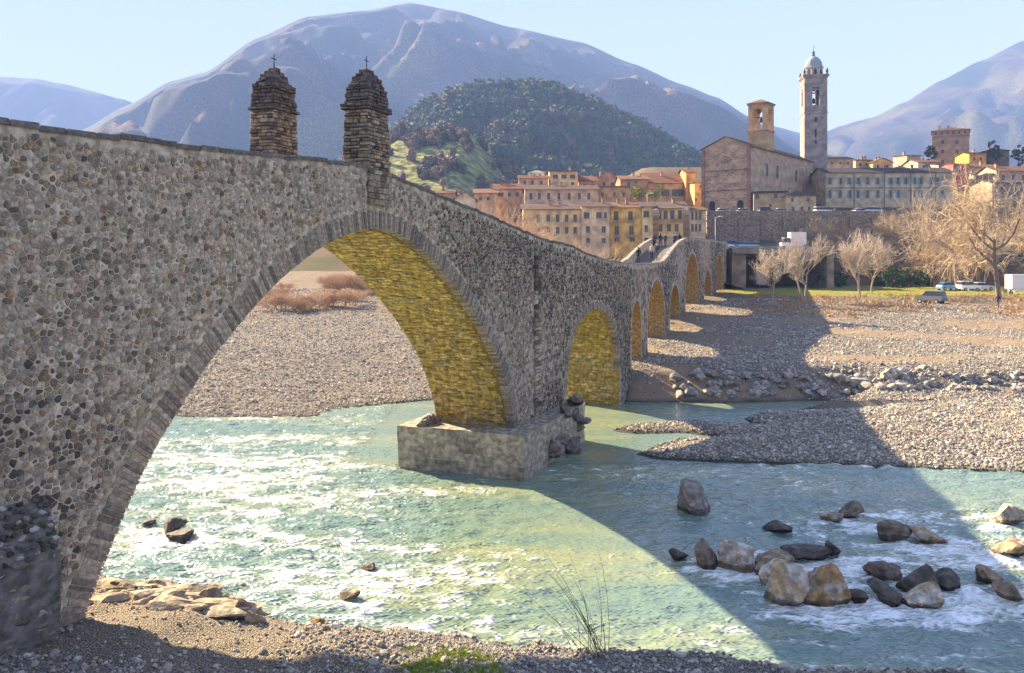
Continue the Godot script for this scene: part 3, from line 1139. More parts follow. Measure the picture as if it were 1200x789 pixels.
func scatter(called: String, label: String, count: int, level: int, pick: Callable, seed_: int) -> void:
	rng.seed = seed_
	var kinds := 3
	var tr := []
	for k in kinds:
		tr.append([])
	for i in count:
		var p = pick.call()
		if p == null:
			continue
		tr[rng.randi() % kinds].append(p)
	for k in kinds:
		var mb := MB.new()
		rock_shape(mb, Vector3.ZERO, Vector3(1, 0.62, 0.8), 5, level, C(1.0, 1.0, 1.0), 0.0, 0.08)
		var mm := MultiMesh.new()
		mm.transform_format = MultiMesh.TRANSFORM_3D
		mm.use_colors = true
		mm.mesh = mb.mesh(M.plain_rock)
		mm.instance_count = tr[k].size()
		for i in tr[k].size():
			var e = tr[k][i]
			var bs := Basis.from_euler(Vector3(rng.randf_range(-0.3, 0.3), rng.randf() * TAU, rng.randf_range(-0.3, 0.3)))
			mm.set_instance_transform(i, Transform3D(bs.scaled_local(Vector3.ONE * e[1] * rng.randf_range(0.7, 1.3)), e[0]))
			mm.set_instance_color(i, e[2])
		var o := MultiMeshInstance3D.new()
		o.name = numbered(called)
		o.multimesh = mm
		add_child(o, true)
		tag(o, label + [" of rounder stones", " of flatter stones", " of angular stones"][k], "gravel", "", "stuff")

func gravel_tone(k := 1.0) -> Color:
	var r := rng.randf()
	if r < 0.25: return vary(C(0.22, 0.2, 0.18), 0.3) * k
	if r < 0.9: return vary(C(0.42, 0.365, 0.285), 0.3, 0.06) * k
	return vary(C(0.6, 0.54, 0.45), 0.2) * k

func build_gravel() -> void:
	M.plain_rock = grain_mat(0.9, null, null, 1.0)
	# cobbles over the far bank and the bar, thinning where sand lies bare
	var far_pick := func():
		var d := 45.0 * pow(3.1, pow(rng.randf(), 1.15))
		var x := rng.randf_range(-0.42 * d, 0.64 * d)
		var e := land_dist(Vector2(x, d))
		if e < 0.05 or (d > 138.0 and x > 28.0):
			return null
		var z := n1.get_noise_2d(x * 2.2, d * 3.5)
		if d > 66.0 and z > 0.1 and x > 9.0 and rng.randf() < 0.85:
			return null
		var s := rng.randf_range(0.03, 0.1) * (0.85 + d / 260.0)
		if rng.randf() < 0.03: s *= 2.1
		return [Vector3(x, ground_y(x, d) + s * 0.2, -d), s, gravel_tone(0.62 if e < 0.5 and d < 60.0 else 1.0)]
	scatter("gravel", "grey river cobbles spread over the far banks", 170000, 1, far_pick, 601)
	var near_pick := func():
		var d := rng.randf_range(13.5, 24.0)
		var x := rng.randf_range(-0.72 * d, 0.62 * d)
		var b := bank_dist(Vector2(x, d))
		if b < 0.0 and rng.randf() < 0.8:
			return null
		if b < -0.9:
			return null
		var s := rng.randf_range(0.015, 0.06)
		if rng.randf() < 0.04: s *= 2.2
		if x < -5.0 and d > 17.5 and rng.randf() < 0.8: return null
		var t := gravel_tone(0.85)
		return [Vector3(x, ground_y(x, d) + s * 0.25, -d), s, t]
	scatter("gravel", "small stones strewn over the near bank", 34000, 1, near_pick, 602)

func build_riprap() -> void:
	rng.seed = 611
	var n := 0
	while n < 210:
		var px := rng.randf_range(786.0, 1062.0) if n < 120 else rng.randf_range(1040.0, 1215.0)
		var py := rng.randf_range(440.0, 467.0)
		if n >= 120:
			py = rng.randf_range(432.0, 468.0)
		var d := 0.0
		var dd := 66.5
		while dd < 84.0:
			var yy := HOR + (EYE - ground_y((px - 600.0) / 1000.0 * dd, dd)) / dd * 1000.0
			if yy < py:
				d = dd
				break
			dd += 0.25
		n += 1
		if d == 0.0:
			continue
		var x := (px - 600.0) / 1000.0 * d
		var s := rng.randf_range(0.28, 0.6) * (1.0 if n < 120 else 0.8)
		if rng.randf() < 0.1: s *= 1.35
		var mb := MB.new()
		rock_shape(mb, Vector3.ZERO, Vector3(s, s * 0.72, s * 0.85), 7, 2, vary(C(0.45, 0.41, 0.35), 0.28, 0.05), rng.randf() * 6.0)
		var o := put("bank_rock", mb.mesh(M.rock))
		o.position = Vector3(x, ground_y(x, d) + s * 0.22, -d)
		tag(o, "grey rock in the rough stone heap lining the far river bank", "rock", "rocks heaped along the far bank")

func build_ledge() -> void:
	rng.seed = 701
	# sunlit sandstone shelf at the foot of the near arch
	var root := thing("rock_ledge", "flat sunlit sandstone ledge at the water below the near arch foot", "rock")
	for k in 60:
		var px := rng.randf_range(110.0, 300.0)
		var py := rng.randf_range(698.0, 728.0) + (px - 200.0) * 0.06
		var q := on_level(px, py, 2.75)
		var mb := MB.new()
		var s := rng.randf_range(0.2, 0.62)
		rock_shape(mb, Vector3(q.x, ground_y(q.x, q.y) + rng.randf_range(-0.08, 0.05), -q.y), Vector3(s * 1.3, rng.randf_range(0.08, 0.2), s * 0.6), 10, 2, vary(C(0.5, 0.39, 0.26), 0.14, 0.04), rng.randf_range(-0.5, 0.5), 0.03)
		put("slab", mb.mesh(M.rock), root)
	var spots := [[248, 714, 26, 15, "low brown rock at the end of the sandstone ledge"], [282, 726, 34, 26, "peaked brown rock closing the sandstone ledge at its river end"]]
	for s in spots:
		var q := on_level(s[0], s[1], 2.7)
		var mb := MB.new()
		rock_shape(mb, Vector3.ZERO, Vector3(s[2], s[3] * 1.3, s[2] * 0.8) * 0.00055 * q.y, 9, 3, C(0.34, 0.26, 0.18), rng.randf() * 6.0)
		var o := put("bank_boulder", mb.mesh(M.rock))
		o.position = Vector3(q.x, ground_y(q.x, q.y) + 0.12, -q.y)
		tag(o, s[4], "rock")

func blades(mb: MB, o: Vector3, n: int, spread: float, h: float, w: float, col: Color, lean := 0.5) -> void:
	for i in n:
		var a := rng.randf() * TAU
		var r := sqrt(rng.randf()) * spread
		var p := o + Vector3(cos(a) * r, 0, sin(a) * r)
		var dir := Vector3(rng.randfn() * lean, 1, rng.randfn() * lean).normalized()
		var hh := h * rng.randf_range(0.5, 1.1)
		var side := dir.cross(Vector3(rng.randfn(), 0, rng.randfn())).normalized() * w
		var mid := p + dir * hh * 0.55
		var tip := p + dir * hh + Vector3(dir.x, -0.25, dir.z) * hh * 0.35
		var c := vary(col, 0.25, 0.1)
		mb.quad(p - side, p + side, mid + side * 0.8, mid - side * 0.8, c)
		mb.tri(mid - side * 0.8, mid + side * 0.8, tip, c)

func build_near_plants() -> void:
	rng.seed = 801
	var mb := MB.new()
	for k in 520:
		var px := rng.randf_range(475.0, 585.0)
		var py := rng.randf_range(762.0, 800.0)
		var q := on_level(px, py, 2.75)
		if n2.get_noise_2d(q.x * 30.0, q.y * 30.0) < -0.12:
			continue
		blades(mb, Vector3(q.x, ground_y(q.x, q.y) - 0.02, -q.y), 16, 0.16, 0.13, 0.007, C(0.24, 0.3, 0.03), 0.6)
	tag(put("grass", mb.mesh(M.leaf)), "bright green grass on the sunny near bank", "grass", "", "stuff")
	var m2 := MB.new()
	for k in 130:
		var px: float = [rng.randf_range(-20.0, 60.0), rng.randf_range(380.0, 480.0), rng.randf_range(0.0, 480.0)][k % 3]
		var py := rng.randf_range(738.0, 790.0)
		var q := on_level(px, py, 3.2)
		blades(m2, Vector3(q.x, ground_y(q.x, q.y) - 0.02, -q.y), 9, 0.2, 0.07, 0.006, C(0.13, 0.17, 0.05), 0.7)
	tag(put("grass", m2.mesh(M.leaf)), "thin dull grass between the shaded stones", "grass", "", "stuff")
	# dry reeds leaning over the water
	var q := on_level(700, 768, 2.6)
	var root := thing("dry_reed", "thin bare reed stems leaning left over the water from the bank", "plant", Vector3(q.x, ground_y(q.x, q.y) - 0.05, -q.y))
	for k in 22:
		var st := MB.new()
		var p := Vector3(rng.randf_range(-0.55, 0.3), 0, rng.randf_range(-0.15, 0.15))
		var dir := Vector3(rng.randf_range(-0.8, 0.1), 1.0, rng.randf_range(-0.2, 0.2)).normalized()
		var l := rng.randf_range(1.2, 2.7)
		for s in 4:
			var e := p + dir * l / 4.0
			st.tube(p, e, 0.008 - s * 0.0015, 0.0065 - s * 0.0015, 4, vary(C(0.12, 0.095, 0.05), 0.2))
			p = e
			dir = (dir + Vector3(-0.09, -0.04, 0)).normalized()
		put("stem", st.mesh(M.wood), root)

# ---------------------------------------------------------------- hills and town ground
func prof(tab: Array, x: float) -> float:
	for i in tab.size() - 1:
		if x <= tab[i + 1][0] or i == tab.size() - 2:
			var t := clampf((x - tab[i][0]) / (tab[i + 1][0] - tab[i][0]), -0.2, 1.2)
			var s := t * t * (3 - 2 * t) if t > 0 and t < 1 else t
			return lerpf(tab[i][1], tab[i + 1][1], lerpf(t, s, 0.35))
	return tab[0][1]

var n3 := FastNoiseLite.new()
func build_hill(called: String, label: String, tab: Array, dr: float, df: float, yf: float, spur: float, cf: Callable, nx := 170, nt := 70) -> Callable:
	var x0: float = (tab[0][0] - 600.0) / 1000.0 * dr
	var x1: float = (tab[tab.size() - 1][0] - 600.0) / 1000.0 * dr
	var fy := func(x: float, d: float) -> float:
		var px := 600.0 + x / dr * 1000.0
		var rise := EYE - (prof(tab, px) + n1.get_noise_1d(px * 0.9) * 1.2 - HOR) / 1000.0 * dr - yf
		var t := clampf((d - df) / (dr - df), 0.0, 1.6)
		var u := minf(t, 1.0)
		var sp := n3.get_noise_2d(x / dr * 520.0 + 50.0 * n2.get_noise_2d(x / dr * 200.0, d / dr * 350.0), d / dr * 230.0) * 0.95 + n2.get_noise_2d(x / dr * 1300.0, d / dr * 700.0) * 0.1
		var sh := pow(u, 1.1) * (1.0 + spur * sp * (1.0 - u) * 2.2)
		if t > 1.0:
			sh = 1.0 - (t - 1.0) * 1.1
		var y := yf + maxf(rise, 0.0) * maxf(sh, 0.0)
		if t < 1.0:
			var seen := 600.0 + x / d * 1000.0
			y = minf(y, maxf(yf, EYE - (prof(tab, clampf(seen, tab[0][0], tab[tab.size() - 1][0])) + 3.0 + 16.0 * (1.0 - u) - HOR) / 1000.0 * d))
		return y
	var rows := []
	for k in nt + 1:
		var d := df + (dr - df) * 1.5 * pow(float(k) / nt, 1.0)
		rows.append([d, x0, x1])
	var o := put(called, sheet(steps(nx), rows, fy, cf, M.hill))
	tag(o, label, "", "", "structure")
	return fy

func wood_colour(x: float, d: float, _y: float, sc: float) -> Color:
	var a := n1.get_noise_2d(x * sc, d * sc)
	var b := n2.get_noise_2d(x * sc * 4.0, d * sc * 4.0)
	var c := C(0.085, 0.075, 0.08).lerp(C(0.15, 0.11, 0.09), clampf(0.5 + b * 1.5, 0, 1))
	if a > 0.16: c = c.lerp(C(0.2, 0.18, 0.09), clampf((a - 0.16) * 6.0, 0, 1))
	if a < -0.14: c = c.lerp(C(0.035, 0.055, 0.045), clampf((-a - 0.14) * 6.0, 0, 1))
	return c

func meadow_colour(x: float, d: float, _y: float) -> Color:
	var a := n1.get_noise_2d(x * 0.9, d * 0.55)
	var c := C(0.23, 0.15, 0.115)
	if a > -0.06: c = C(0.36, 0.38, 0.12)
	if a > 0.2: c = C(0.44, 0.42, 0.16)
	return vary(c, 0.08, 0.04)

func tree_mass(called: String, label: String, count: int, pick: Callable, size: float, tones: Array, seed_: int, tall := 1.0) -> void:
	rng.seed = seed_
	var mb := MB.new()
	# a ragged crown of leaf-sized faces round a darker heart
	rock_shape(mb, Vector3(0, 0.5, 0), Vector3(0.36, 0.5 * tall, 0.36), 0, 1, C(0.6, 0.6, 0.6), 0.0, 0.5)
	for k in 70:
		var dir := Vector3(rng.randfn(), rng.randfn(), rng.randfn()).normalized()
		var p := Vector3(0, 0.5, 0) + dir * Vector3(0.42, 0.55 * tall, 0.42) * rng.randf_range(0.75, 1.12)
		var s := dir.cross(Vector3(rng.randfn(), rng.randfn(), rng.randfn())).normalized() * 0.15
		var t := s.cross(dir).normalized() * 0.14
		mb.tri(p - s, p + s, p + t + dir * 0.08, vary(C(0.9, 0.9, 0.9), 0.1))
	var me := mb.mesh(M.plain)
	var mm := MultiMesh.new()
	mm.transform_format = MultiMesh.TRANSFORM_3D
	mm.use_colors = true
	mm.mesh = me
	var got := []
	for i in count:
		var p = pick.call()
		if p != null:
			got.append(p)
	mm.instance_count = got.size()
	for i in got.size():
		var s := size * rng.randf_range(0.6, 1.25)
		mm.set_instance_transform(i, Transform3D(Basis(Vector3.UP, rng.randf() * TAU).scaled_local(Vector3(s, s * rng.randf_range(0.8, 1.3), s)), got[i] - Vector3(0, s * 0.1, 0)))
		mm.set_instance_color(i, vary(tones[rng.randi() % tones.size()], 0.3, 0.08))
	var o := MultiMeshInstance3D.new()
	o.name = numbered(called)
	o.multimesh = mm
	add_child(o, true)
	tag(o, label, "forest", "", "stuff")

func build_hills() -> void:
	var far_c := func(x, d, y): return wood_colour(x, d, y, 0.16)
	build_hill("mountain_range", "distant blue ridge beyond the near end of the bridge", [[-260, 60], [-100, 82], [0, 90], [40, 92], [70, 98], [145, 116], [230, 165], [330, 230]], 3700.0, 2500.0, 0.0, 0.3, far_c, 90, 30)
	build_hill("mountain", "broad hazy wooded mountain rising above the whole town", [[-120, 250], [40, 186], [90, 152], [150, 120], [200, 92], [240, 82], [300, 42], [360, 16], [430, 9], [480, 0], [530, 9], [600, 29], [680, 46], [740, 71], [800, 96], [840, 111], [880, 135], [940, 176], [1000, 205], [1120, 270]], 3000.0, 1150.0, 10.0, 0.5, far_c, 260, 110)
	build_hill("mountain_range", "pale far ridge seen in the gap beside the tall bell tower", [[820, 200], [860, 150], [905, 147], [940, 156], [990, 152], [1040, 160], [1100, 200]], 3700.0, 2500.0, 0.0, 0.3, far_c, 70, 24)
	build_hill("mountain", "hazy mountain sloping up behind the castle", [[900, 210], [960, 158], [985, 148], [1020, 138], [1060, 120], [1100, 96], [1150, 71], [1200, 48], [1300, 15], [1450, 0]], 3100.0, 1150.0, 10.0, 0.6, far_c, 170, 90)
	var fc := func(x, d, _y): return vary(C(0.05, 0.065, 0.035), 0.2)
	var ftab := [[380, 250], [440, 190], [470, 150], [500, 128], [540, 112], [590, 103], [640, 106], [700, 128], [760, 157], [800, 181], [840, 204], [900, 235]]
	var fh := build_hill("wooded_hill", "dark green wooded hill between the town and the mountain", ftab, 1000.0, 600.0, 25.0, 0.35, fc)
	var mtab := [[300, 215], [380, 200], [430, 188], [470, 158], [500, 153], [545, 150], [580, 190], [620, 215], [700, 240]]
	var mh := build_hill("meadow_hill", "sloping hill of pale green fields and bare copses behind the crest", mtab, 600.0, 390.0, 25.0, 0.06, meadow_colour, 150, 60)
	var fp := func():
		var d := rng.randf_range(610.0, 1030.0)
		var x := rng.randf_range(-0.19, 0.27) * 1000.0
		if n1.get_noise_2d(x * 1.2, d * 1.2) > 0.34:
			return null
		return Vector3(x, fh.call(x, d), -d)
	tree_mass("forest", "dense dark evergreen wood covering the hill", 11000, fp, 11.0, [C(0.03, 0.075, 0.025), C(0.045, 0.1, 0.03), C(0.035, 0.06, 0.035), C(0.1, 0.12, 0.035), C(0.13, 0.1, 0.05)], 901, 1.2)
	var mp := func():
		var d := rng.randf_range(395.0, 640.0)
		var x := rng.randf_range(-0.24, 0.06) * 600.0
		if n1.get_noise_2d(x * 0.9, d * 0.55) > -0.09 and rng.randf() < 0.965:
			return null
		return Vector3(x, mh.call(x, d), -d)
	tree_mass("forest", "bare purplish copses on the meadow hill", 2600, mp, 6.5, [C(0.2, 0.125, 0.1), C(0.16, 0.11, 0.085), C(0.26, 0.17, 0.1), C(0.09, 0.09, 0.05)], 902)

func town_y(x: float, d: float) -> float:
	var l := 8.0
	if d > 160.0:
		l = prof([[168, 7.4], [174, 8.0], [190, 12.5], [215, 19.0], [245, 24.5], [300, 32.0], [400, 38.0], [700, 44.0]], d)
	var r := prof([[160, 4.0], [184, 4.3], [187, 5.4], [190, 12.8], [199.4, 12.9], [199.6, 21.4], [225, 21.6], [245, 26.0], [330, 46.5], [420, 48.0], [700, 40.0]], d)
	var t := smoothstep(36.0, 52.0, x)
	return lerpf(l, r, t) + n1.get_noise_2d(x * 3.0, d * 3.0) * 0.3

func build_town_ground() -> void:
	var rows := []
	var d := 168.0
	while d < 720.0:
		rows.append([d, -330.0, 480.0])
		d += 1.2 if d < 205.0 else 8.0
	var cf := func(x, d2, _y):
		var a := n1.get_noise_2d(x * 3.0, d2 * 3.0)
		var c := C(0.3, 0.2, 0.12) if a < 0.1 else C(0.2, 0.19, 0.08)
		if x > 45.0 and d2 > 198.0 and d2 < 226.0: c = C(0.12, 0.115, 0.11)
		if x > 45.0 and d2 > 189.0 and d2 < 198.0: c = C(0.1, 0.1, 0.1)
		return vary(c, 0.08)
	tag(put("hillside", sheet(steps(200), rows, town_y, cf, M.ground)), "slope under the town", "", "", "structure")

# ---------------------------------------------------------------- buildings
# a wall in the plane (right, up) with real window openings; wins: [x, y, w, h] centre from the wall's lower left
func wall_face(mb: MB, o: Vector3, right: Vector3, w: float, h: float, wins: Array, col: Color, deep := 0.22) -> void:
	var nrm := right.cross(Vector3.UP)
	var xs := [0.0, w]
	var ys := [0.0, h]
	for q in wins:
		xs.append_array([q[0] - q[2] / 2, q[0] + q[2] / 2])
		ys.append_array([q[1] - q[3] / 2, q[1] + q[3] / 2])
	xs.sort()
	ys.sort()
	for i in xs.size() - 1:
		if xs[i + 1] - xs[i] < 1e-3: continue
		for j in ys.size() - 1:
			if ys[j + 1] - ys[j] < 1e-3: continue
			var cx: float = (xs[i] + xs[i + 1]) / 2
			var cy: float = (ys[j] + ys[j + 1]) / 2
			var hole := false
			for q in wins:
				if absf(cx - q[0]) < q[2] / 2 and absf(cy - q[1]) < q[3] / 2:
					hole = true
					break
			if not hole:
				mb.quad(o + right * xs[i] + Vector3.UP * ys[j], o + right * xs[i + 1] + Vector3.UP * ys[j], o + right * xs[i + 1] + Vector3.UP * ys[j + 1], o + right * xs[i] + Vector3.UP * ys[j + 1], col)
	for q in wins:
		var a: Vector3 = o + right * (q[0] - q[2] / 2) + Vector3.UP * (q[1] - q[3] / 2)
		var b: Vector3 = a + right * q[2]
		var c: Vector3 = b + Vector3.UP * q[3]
		var d: Vector3 = a + Vector3.UP * q[3]
		var k := -nrm * deep
		mb.quad(a, b, b + k, a + k, col)
		mb.quad(b, c, c + k, b + k, col)
		mb.quad(c, d, d + k, c + k, col)
		mb.quad(d, a, a + k, d + k, col)

# frame, pane, sill and (if asked for) two open shutters for one opening
func fit_window(root: Node, o: Vector3, right: Vector3, q: Array, shut: Color, deep := 0.22) -> void:
	var nrm := right.cross(Vector3.UP)
	var ctr: Vector3 = o + right * q[0] + Vector3.UP * q[1] - nrm * (deep - 0.05)
	var hw: float = q[2] / 2
	var hh: float = q[3] / 2
	var fr := MB.new()
	var fc := C(0.3, 0.22, 0.15)
	for s in [-1, 1]:
		fr.box(ctr + right * (hw - 0.05) * s, right * 0.05, Vector3.UP * hh, nrm * 0.035, fc)
		fr.box(ctr + Vector3.UP * (hh - 0.05) * s, right * (hw - 0.1), Vector3.UP * 0.05, nrm * 0.03, fc)
	fr.box(ctr, right * 0.03, Vector3.UP * (hh - 0.1), nrm * 0.03, fc)
	fr.box(ctr - Vector3.UP * (hh + 0.05) + nrm * (deep), right * (hw + 0.12), Vector3.UP * 0.05, nrm * 0.1, C(0.45, 0.4, 0.34))
	var f := put("window", fr.mesh(M.plain), root)
	var pn := MB.new()
	pn.box(ctr - nrm * 0.03, right * (hw - 0.02), Vector3.UP * (hh - 0.02), nrm * 0.012, vary(C(0.035, 0.04, 0.05), 0.4))
	put("pane", pn.mesh(M.glass), f)
	if shut.a > 0.0:
		for s in [-1, 1]:
			var sb := MB.new()
			sb.box(ctr + right * (hw * 1.5 + 0.04) * s + nrm * (deep - 0.05 + 0.04), right * (hw * 0.5), Vector3.UP * hh, nrm * 0.03, vary(shut, 0.1))
			for k in 5:
				sb.box(ctr + right * (hw * 1.5 + 0.04) * s + nrm * (deep + 0.03) + Vector3.UP * hh * (k - 2) * 0.36, right * (hw * 0.42), Vector3.UP * 0.05, nrm * 0.02, shut)
			put("shutter", sb.mesh(M.plain), root)

# slab of roof between four corners, tiled in bands that step like courses of clay tiles
func roof_plane(mb: MB, a: Vector3, b: Vector3, c: Vector3, d: Vector3, col: Color, th := 0.16) -> void:
	# a, b along the eave; c, d at the ridge (c above b)
	var nrm := (b - a).cross(d - a)
	if nrm.length() < 1e-6:
		nrm = (b - a).cross(c - a)
	nrm = nrm.normalized()
	if nrm.y < 0: nrm = -nrm
	var k := maxi(3, int((d - a).length() / 0.9))
	for i in k:
		var t0 := float(i) / k
		var t1 := minf(float(i + 1) / k + 0.02, 1.0)
		var p := a.lerp(d, t0) + nrm * (th * 0.75)
		var q := b.lerp(c, t0) + nrm * (th * 0.75)
		var r := b.lerp(c, t1) + nrm * (th * 0.35)
		var s := a.lerp(d, t1) + nrm * (th * 0.35)
		var col2 := vary(col, 0.1, 0.05)
		mb.quad(p, q, r, s, col2)
		mb.quad(p - nrm * th * 0.6, q - nrm * th * 0.6, q, p, col2)
	mb.quad(b, a, d, c, col)
	mb.quad(a, a + nrm * th * 0.75, d + nrm * th * 0.4, d, col)
	mb.quad(b, c, c + nrm * th * 0.4, b + nrm * th * 0.75, col)

# w along local x, dp behind the front (local -z), h to the eaves. roofs: eaves (ridge along x), gable (ridge along z), hip, shed
func build_house(called: String, label: String, cat: String, pos: Vector3, turn: float, w: float, dp: float, h: float, col: Color, rcol: Color, rtype: String, rh: float, front: Array, shut := Color(0, 0, 0, 0), chim := 1, sides := [], sink := 4.0, group := "") -> Node3D:
	var root := thing(called, label, cat, pos, turn, group)
	var mb := MB.new()
	var x0 := -w / 2
	col = Color(minf(col.r * 1.2, 0.8), minf(col.g * 1.1, 0.78), col.b * 0.9)
	var fw := []
	for q in front:
		fw.append([q[0], q[1] + sink, q[2], q[3]])
	var sw := []
	for q in sides:
		sw.append([q[0], q[1] + sink, q[2], q[3]])
	var o := Vector3(x0, -sink, 0)
	wall_face(mb, o, Vector3.RIGHT, w, h + sink, fw, col)
	wall_face(mb, Vector3(w / 2, -sink, 0), Vector3.FORWARD, dp, h + sink, sw, col)
	wall_face(mb, Vector3(w / 2, -sink, -dp), Vector3.LEFT, w, h + sink, [], col)
	wall_face(mb, Vector3(x0, -sink, -dp), Vector3.BACK, dp, h + sink, [], col)
	var e := 0.5
	var rf := MB.new()
	var H := h
	var k := rh / (dp / 2)
	if rtype == "eaves":
		var ri := [Vector3(-w / 2 - e, H + rh, -dp / 2), Vector3(w / 2 + e, H + rh, -dp / 2)]
		roof_plane(rf, Vector3(-w / 2 - e, H - e * k, e), Vector3(w / 2 + e, H - e * k, e), ri[1], ri[0], rcol)
		roof_plane(rf, Vector3(w / 2 + e, H - e * k, -dp - e), Vector3(-w / 2 - e, H - e * k, -dp - e), ri[0], ri[1], rcol)
		mb.tri(Vector3(w / 2, H, 0), Vector3(w / 2, H, -dp), Vector3(w / 2, H + rh, -dp / 2), col)
		mb.tri(Vector3(-w / 2, H, -dp), Vector3(-w / 2, H, 0), Vector3(-w / 2, H + rh, -dp / 2), col)
	elif rtype == "gable":
		k = rh / (w / 2)
		var f := Vector3(0, H + rh, e)
		var g := Vector3(0, H + rh, -dp - e)
		roof_plane(rf, Vector3(-w / 2 - e, H - e * k, -dp - e), Vector3(-w / 2 - e, H - e * k, e), f, g, rcol)
		roof_plane(rf, Vector3(w / 2 + e, H - e * k, e), Vector3(w / 2 + e, H - e * k, -dp - e), g, f, rcol)
		mb.tri(Vector3(-w / 2, H, 0), Vector3(w / 2, H, 0), Vector3(0, H + rh, 0), col)
		mb.tri(Vector3(w / 2, H, -dp), Vector3(-w / 2, H, -dp), Vector3(0, H + rh, -dp), col)
	elif rtype == "shed":
		roof_plane(rf, Vector3(-w / 2 - e, H - 0.1, e), Vector3(w / 2 + e, H - 0.1, e), Vector3(w / 2 + e, H + rh, -dp - e), Vector3(-w / 2 - e, H + rh, -dp - e), rcol)
		mb.tri(Vector3(w / 2, H, 0), Vector3(w / 2, H, -dp), Vector3(w / 2, H + rh, -dp), col)
		mb.tri(Vector3(-w / 2, H, -dp), Vector3(-w / 2, H, 0), Vector3(-w / 2, H + rh, -dp), col)
		mb.quad(Vector3(w / 2, H, -dp), Vector3(-w / 2, H, -dp), Vector3(-w / 2, H + rh, -dp), Vector3(w / 2, H + rh, -dp), col)
	else:
		var m := minf(w, dp) / 2
		var ra := Vector3(-w / 2 + m, H + rh, -dp / 2) if w >= dp else Vector3(0, H + rh, -w / 2)
		var rb := Vector3(w / 2 - m, H + rh, -dp / 2) if w >= dp else Vector3(0, H + rh, -dp + w / 2)
		var A := Vector3(-w / 2 - e, H - 0.15, e)
		var B := Vector3(w / 2 + e, H - 0.15, e)
		var D := Vector3(w / 2 + e, H - 0.15, -dp - e)
		var F := Vector3(-w / 2 - e, H - 0.15, -dp - e)
		if w >= dp:
			roof_plane(rf, A, B, rb, ra, rcol); roof_plane(rf, B, D, rb, rb, rcol)
			roof_plane(rf, D, F, ra, rb, rcol); roof_plane(rf, F, A, ra, ra, rcol)
		else:
			roof_plane(rf, A, B, ra, ra, rcol); roof_plane(rf, B, D, rb, ra, rcol)
			roof_plane(rf, D, F, rb, rb, rcol); roof_plane(rf, F, A, ra, rb, rcol)
	put("wall", mb.mesh(M.wall), root)
	var rn := put("roof", rf.mesh(M.roof), root)
	for c in chim:
		var cb := MB.new()
		var cx := rng.randf_range(-0.35, 0.35) * w
		var cz := -dp * rng.randf_range(0.3, 0.6)
		var cy := H + rh * 0.55
		cb.abox(Vector3(cx, cy + 0.5, cz), Vector3(0.6, 1.7, 0.6), vary(C(0.45, 0.3, 0.2), 0.2))
		cb.abox(Vector3(cx, cy + 1.43, cz), Vector3(0.85, 0.16, 0.85), rcol)
		put("chimney", cb.mesh(M.wall), rn)
	for q in fw:
		fit_window(root, o, Vector3.RIGHT, q, shut)
	for q in sw:
		fit_window(root, Vector3(w / 2, -sink, 0), Vector3.FORWARD, q, shut)
	return root

# a house set out by its front: edges, base and eaves as surveyed from the bank, at depth d
func house(label: String, px0: float, px1: float, yb: float, ye: float, d: float, dp: float, col: Color, rcol: Color, rtype: String, rise_px: float, rows: Array, shut := Color(0, 0, 0, 0), chim := 1, turn := 0.0, group := "houses of the old town", called := "house", cat := "house") -> Node3D:
	var k := d / 1000.0
	var wins := []
	for r in rows:
		for x in r[3]:
			wins.append([(x - px0) * k, (yb - r[0]) * k, r[2] * k, r[1] * k])
	return build_house(called, label, cat, at((px0 + px1) / 2, yb, d), turn, (px1 - px0) * k, dp, (yb - ye) * k, col, rcol, rtype, rise_px * k, wins, shut, chim, [], 6.0, group)

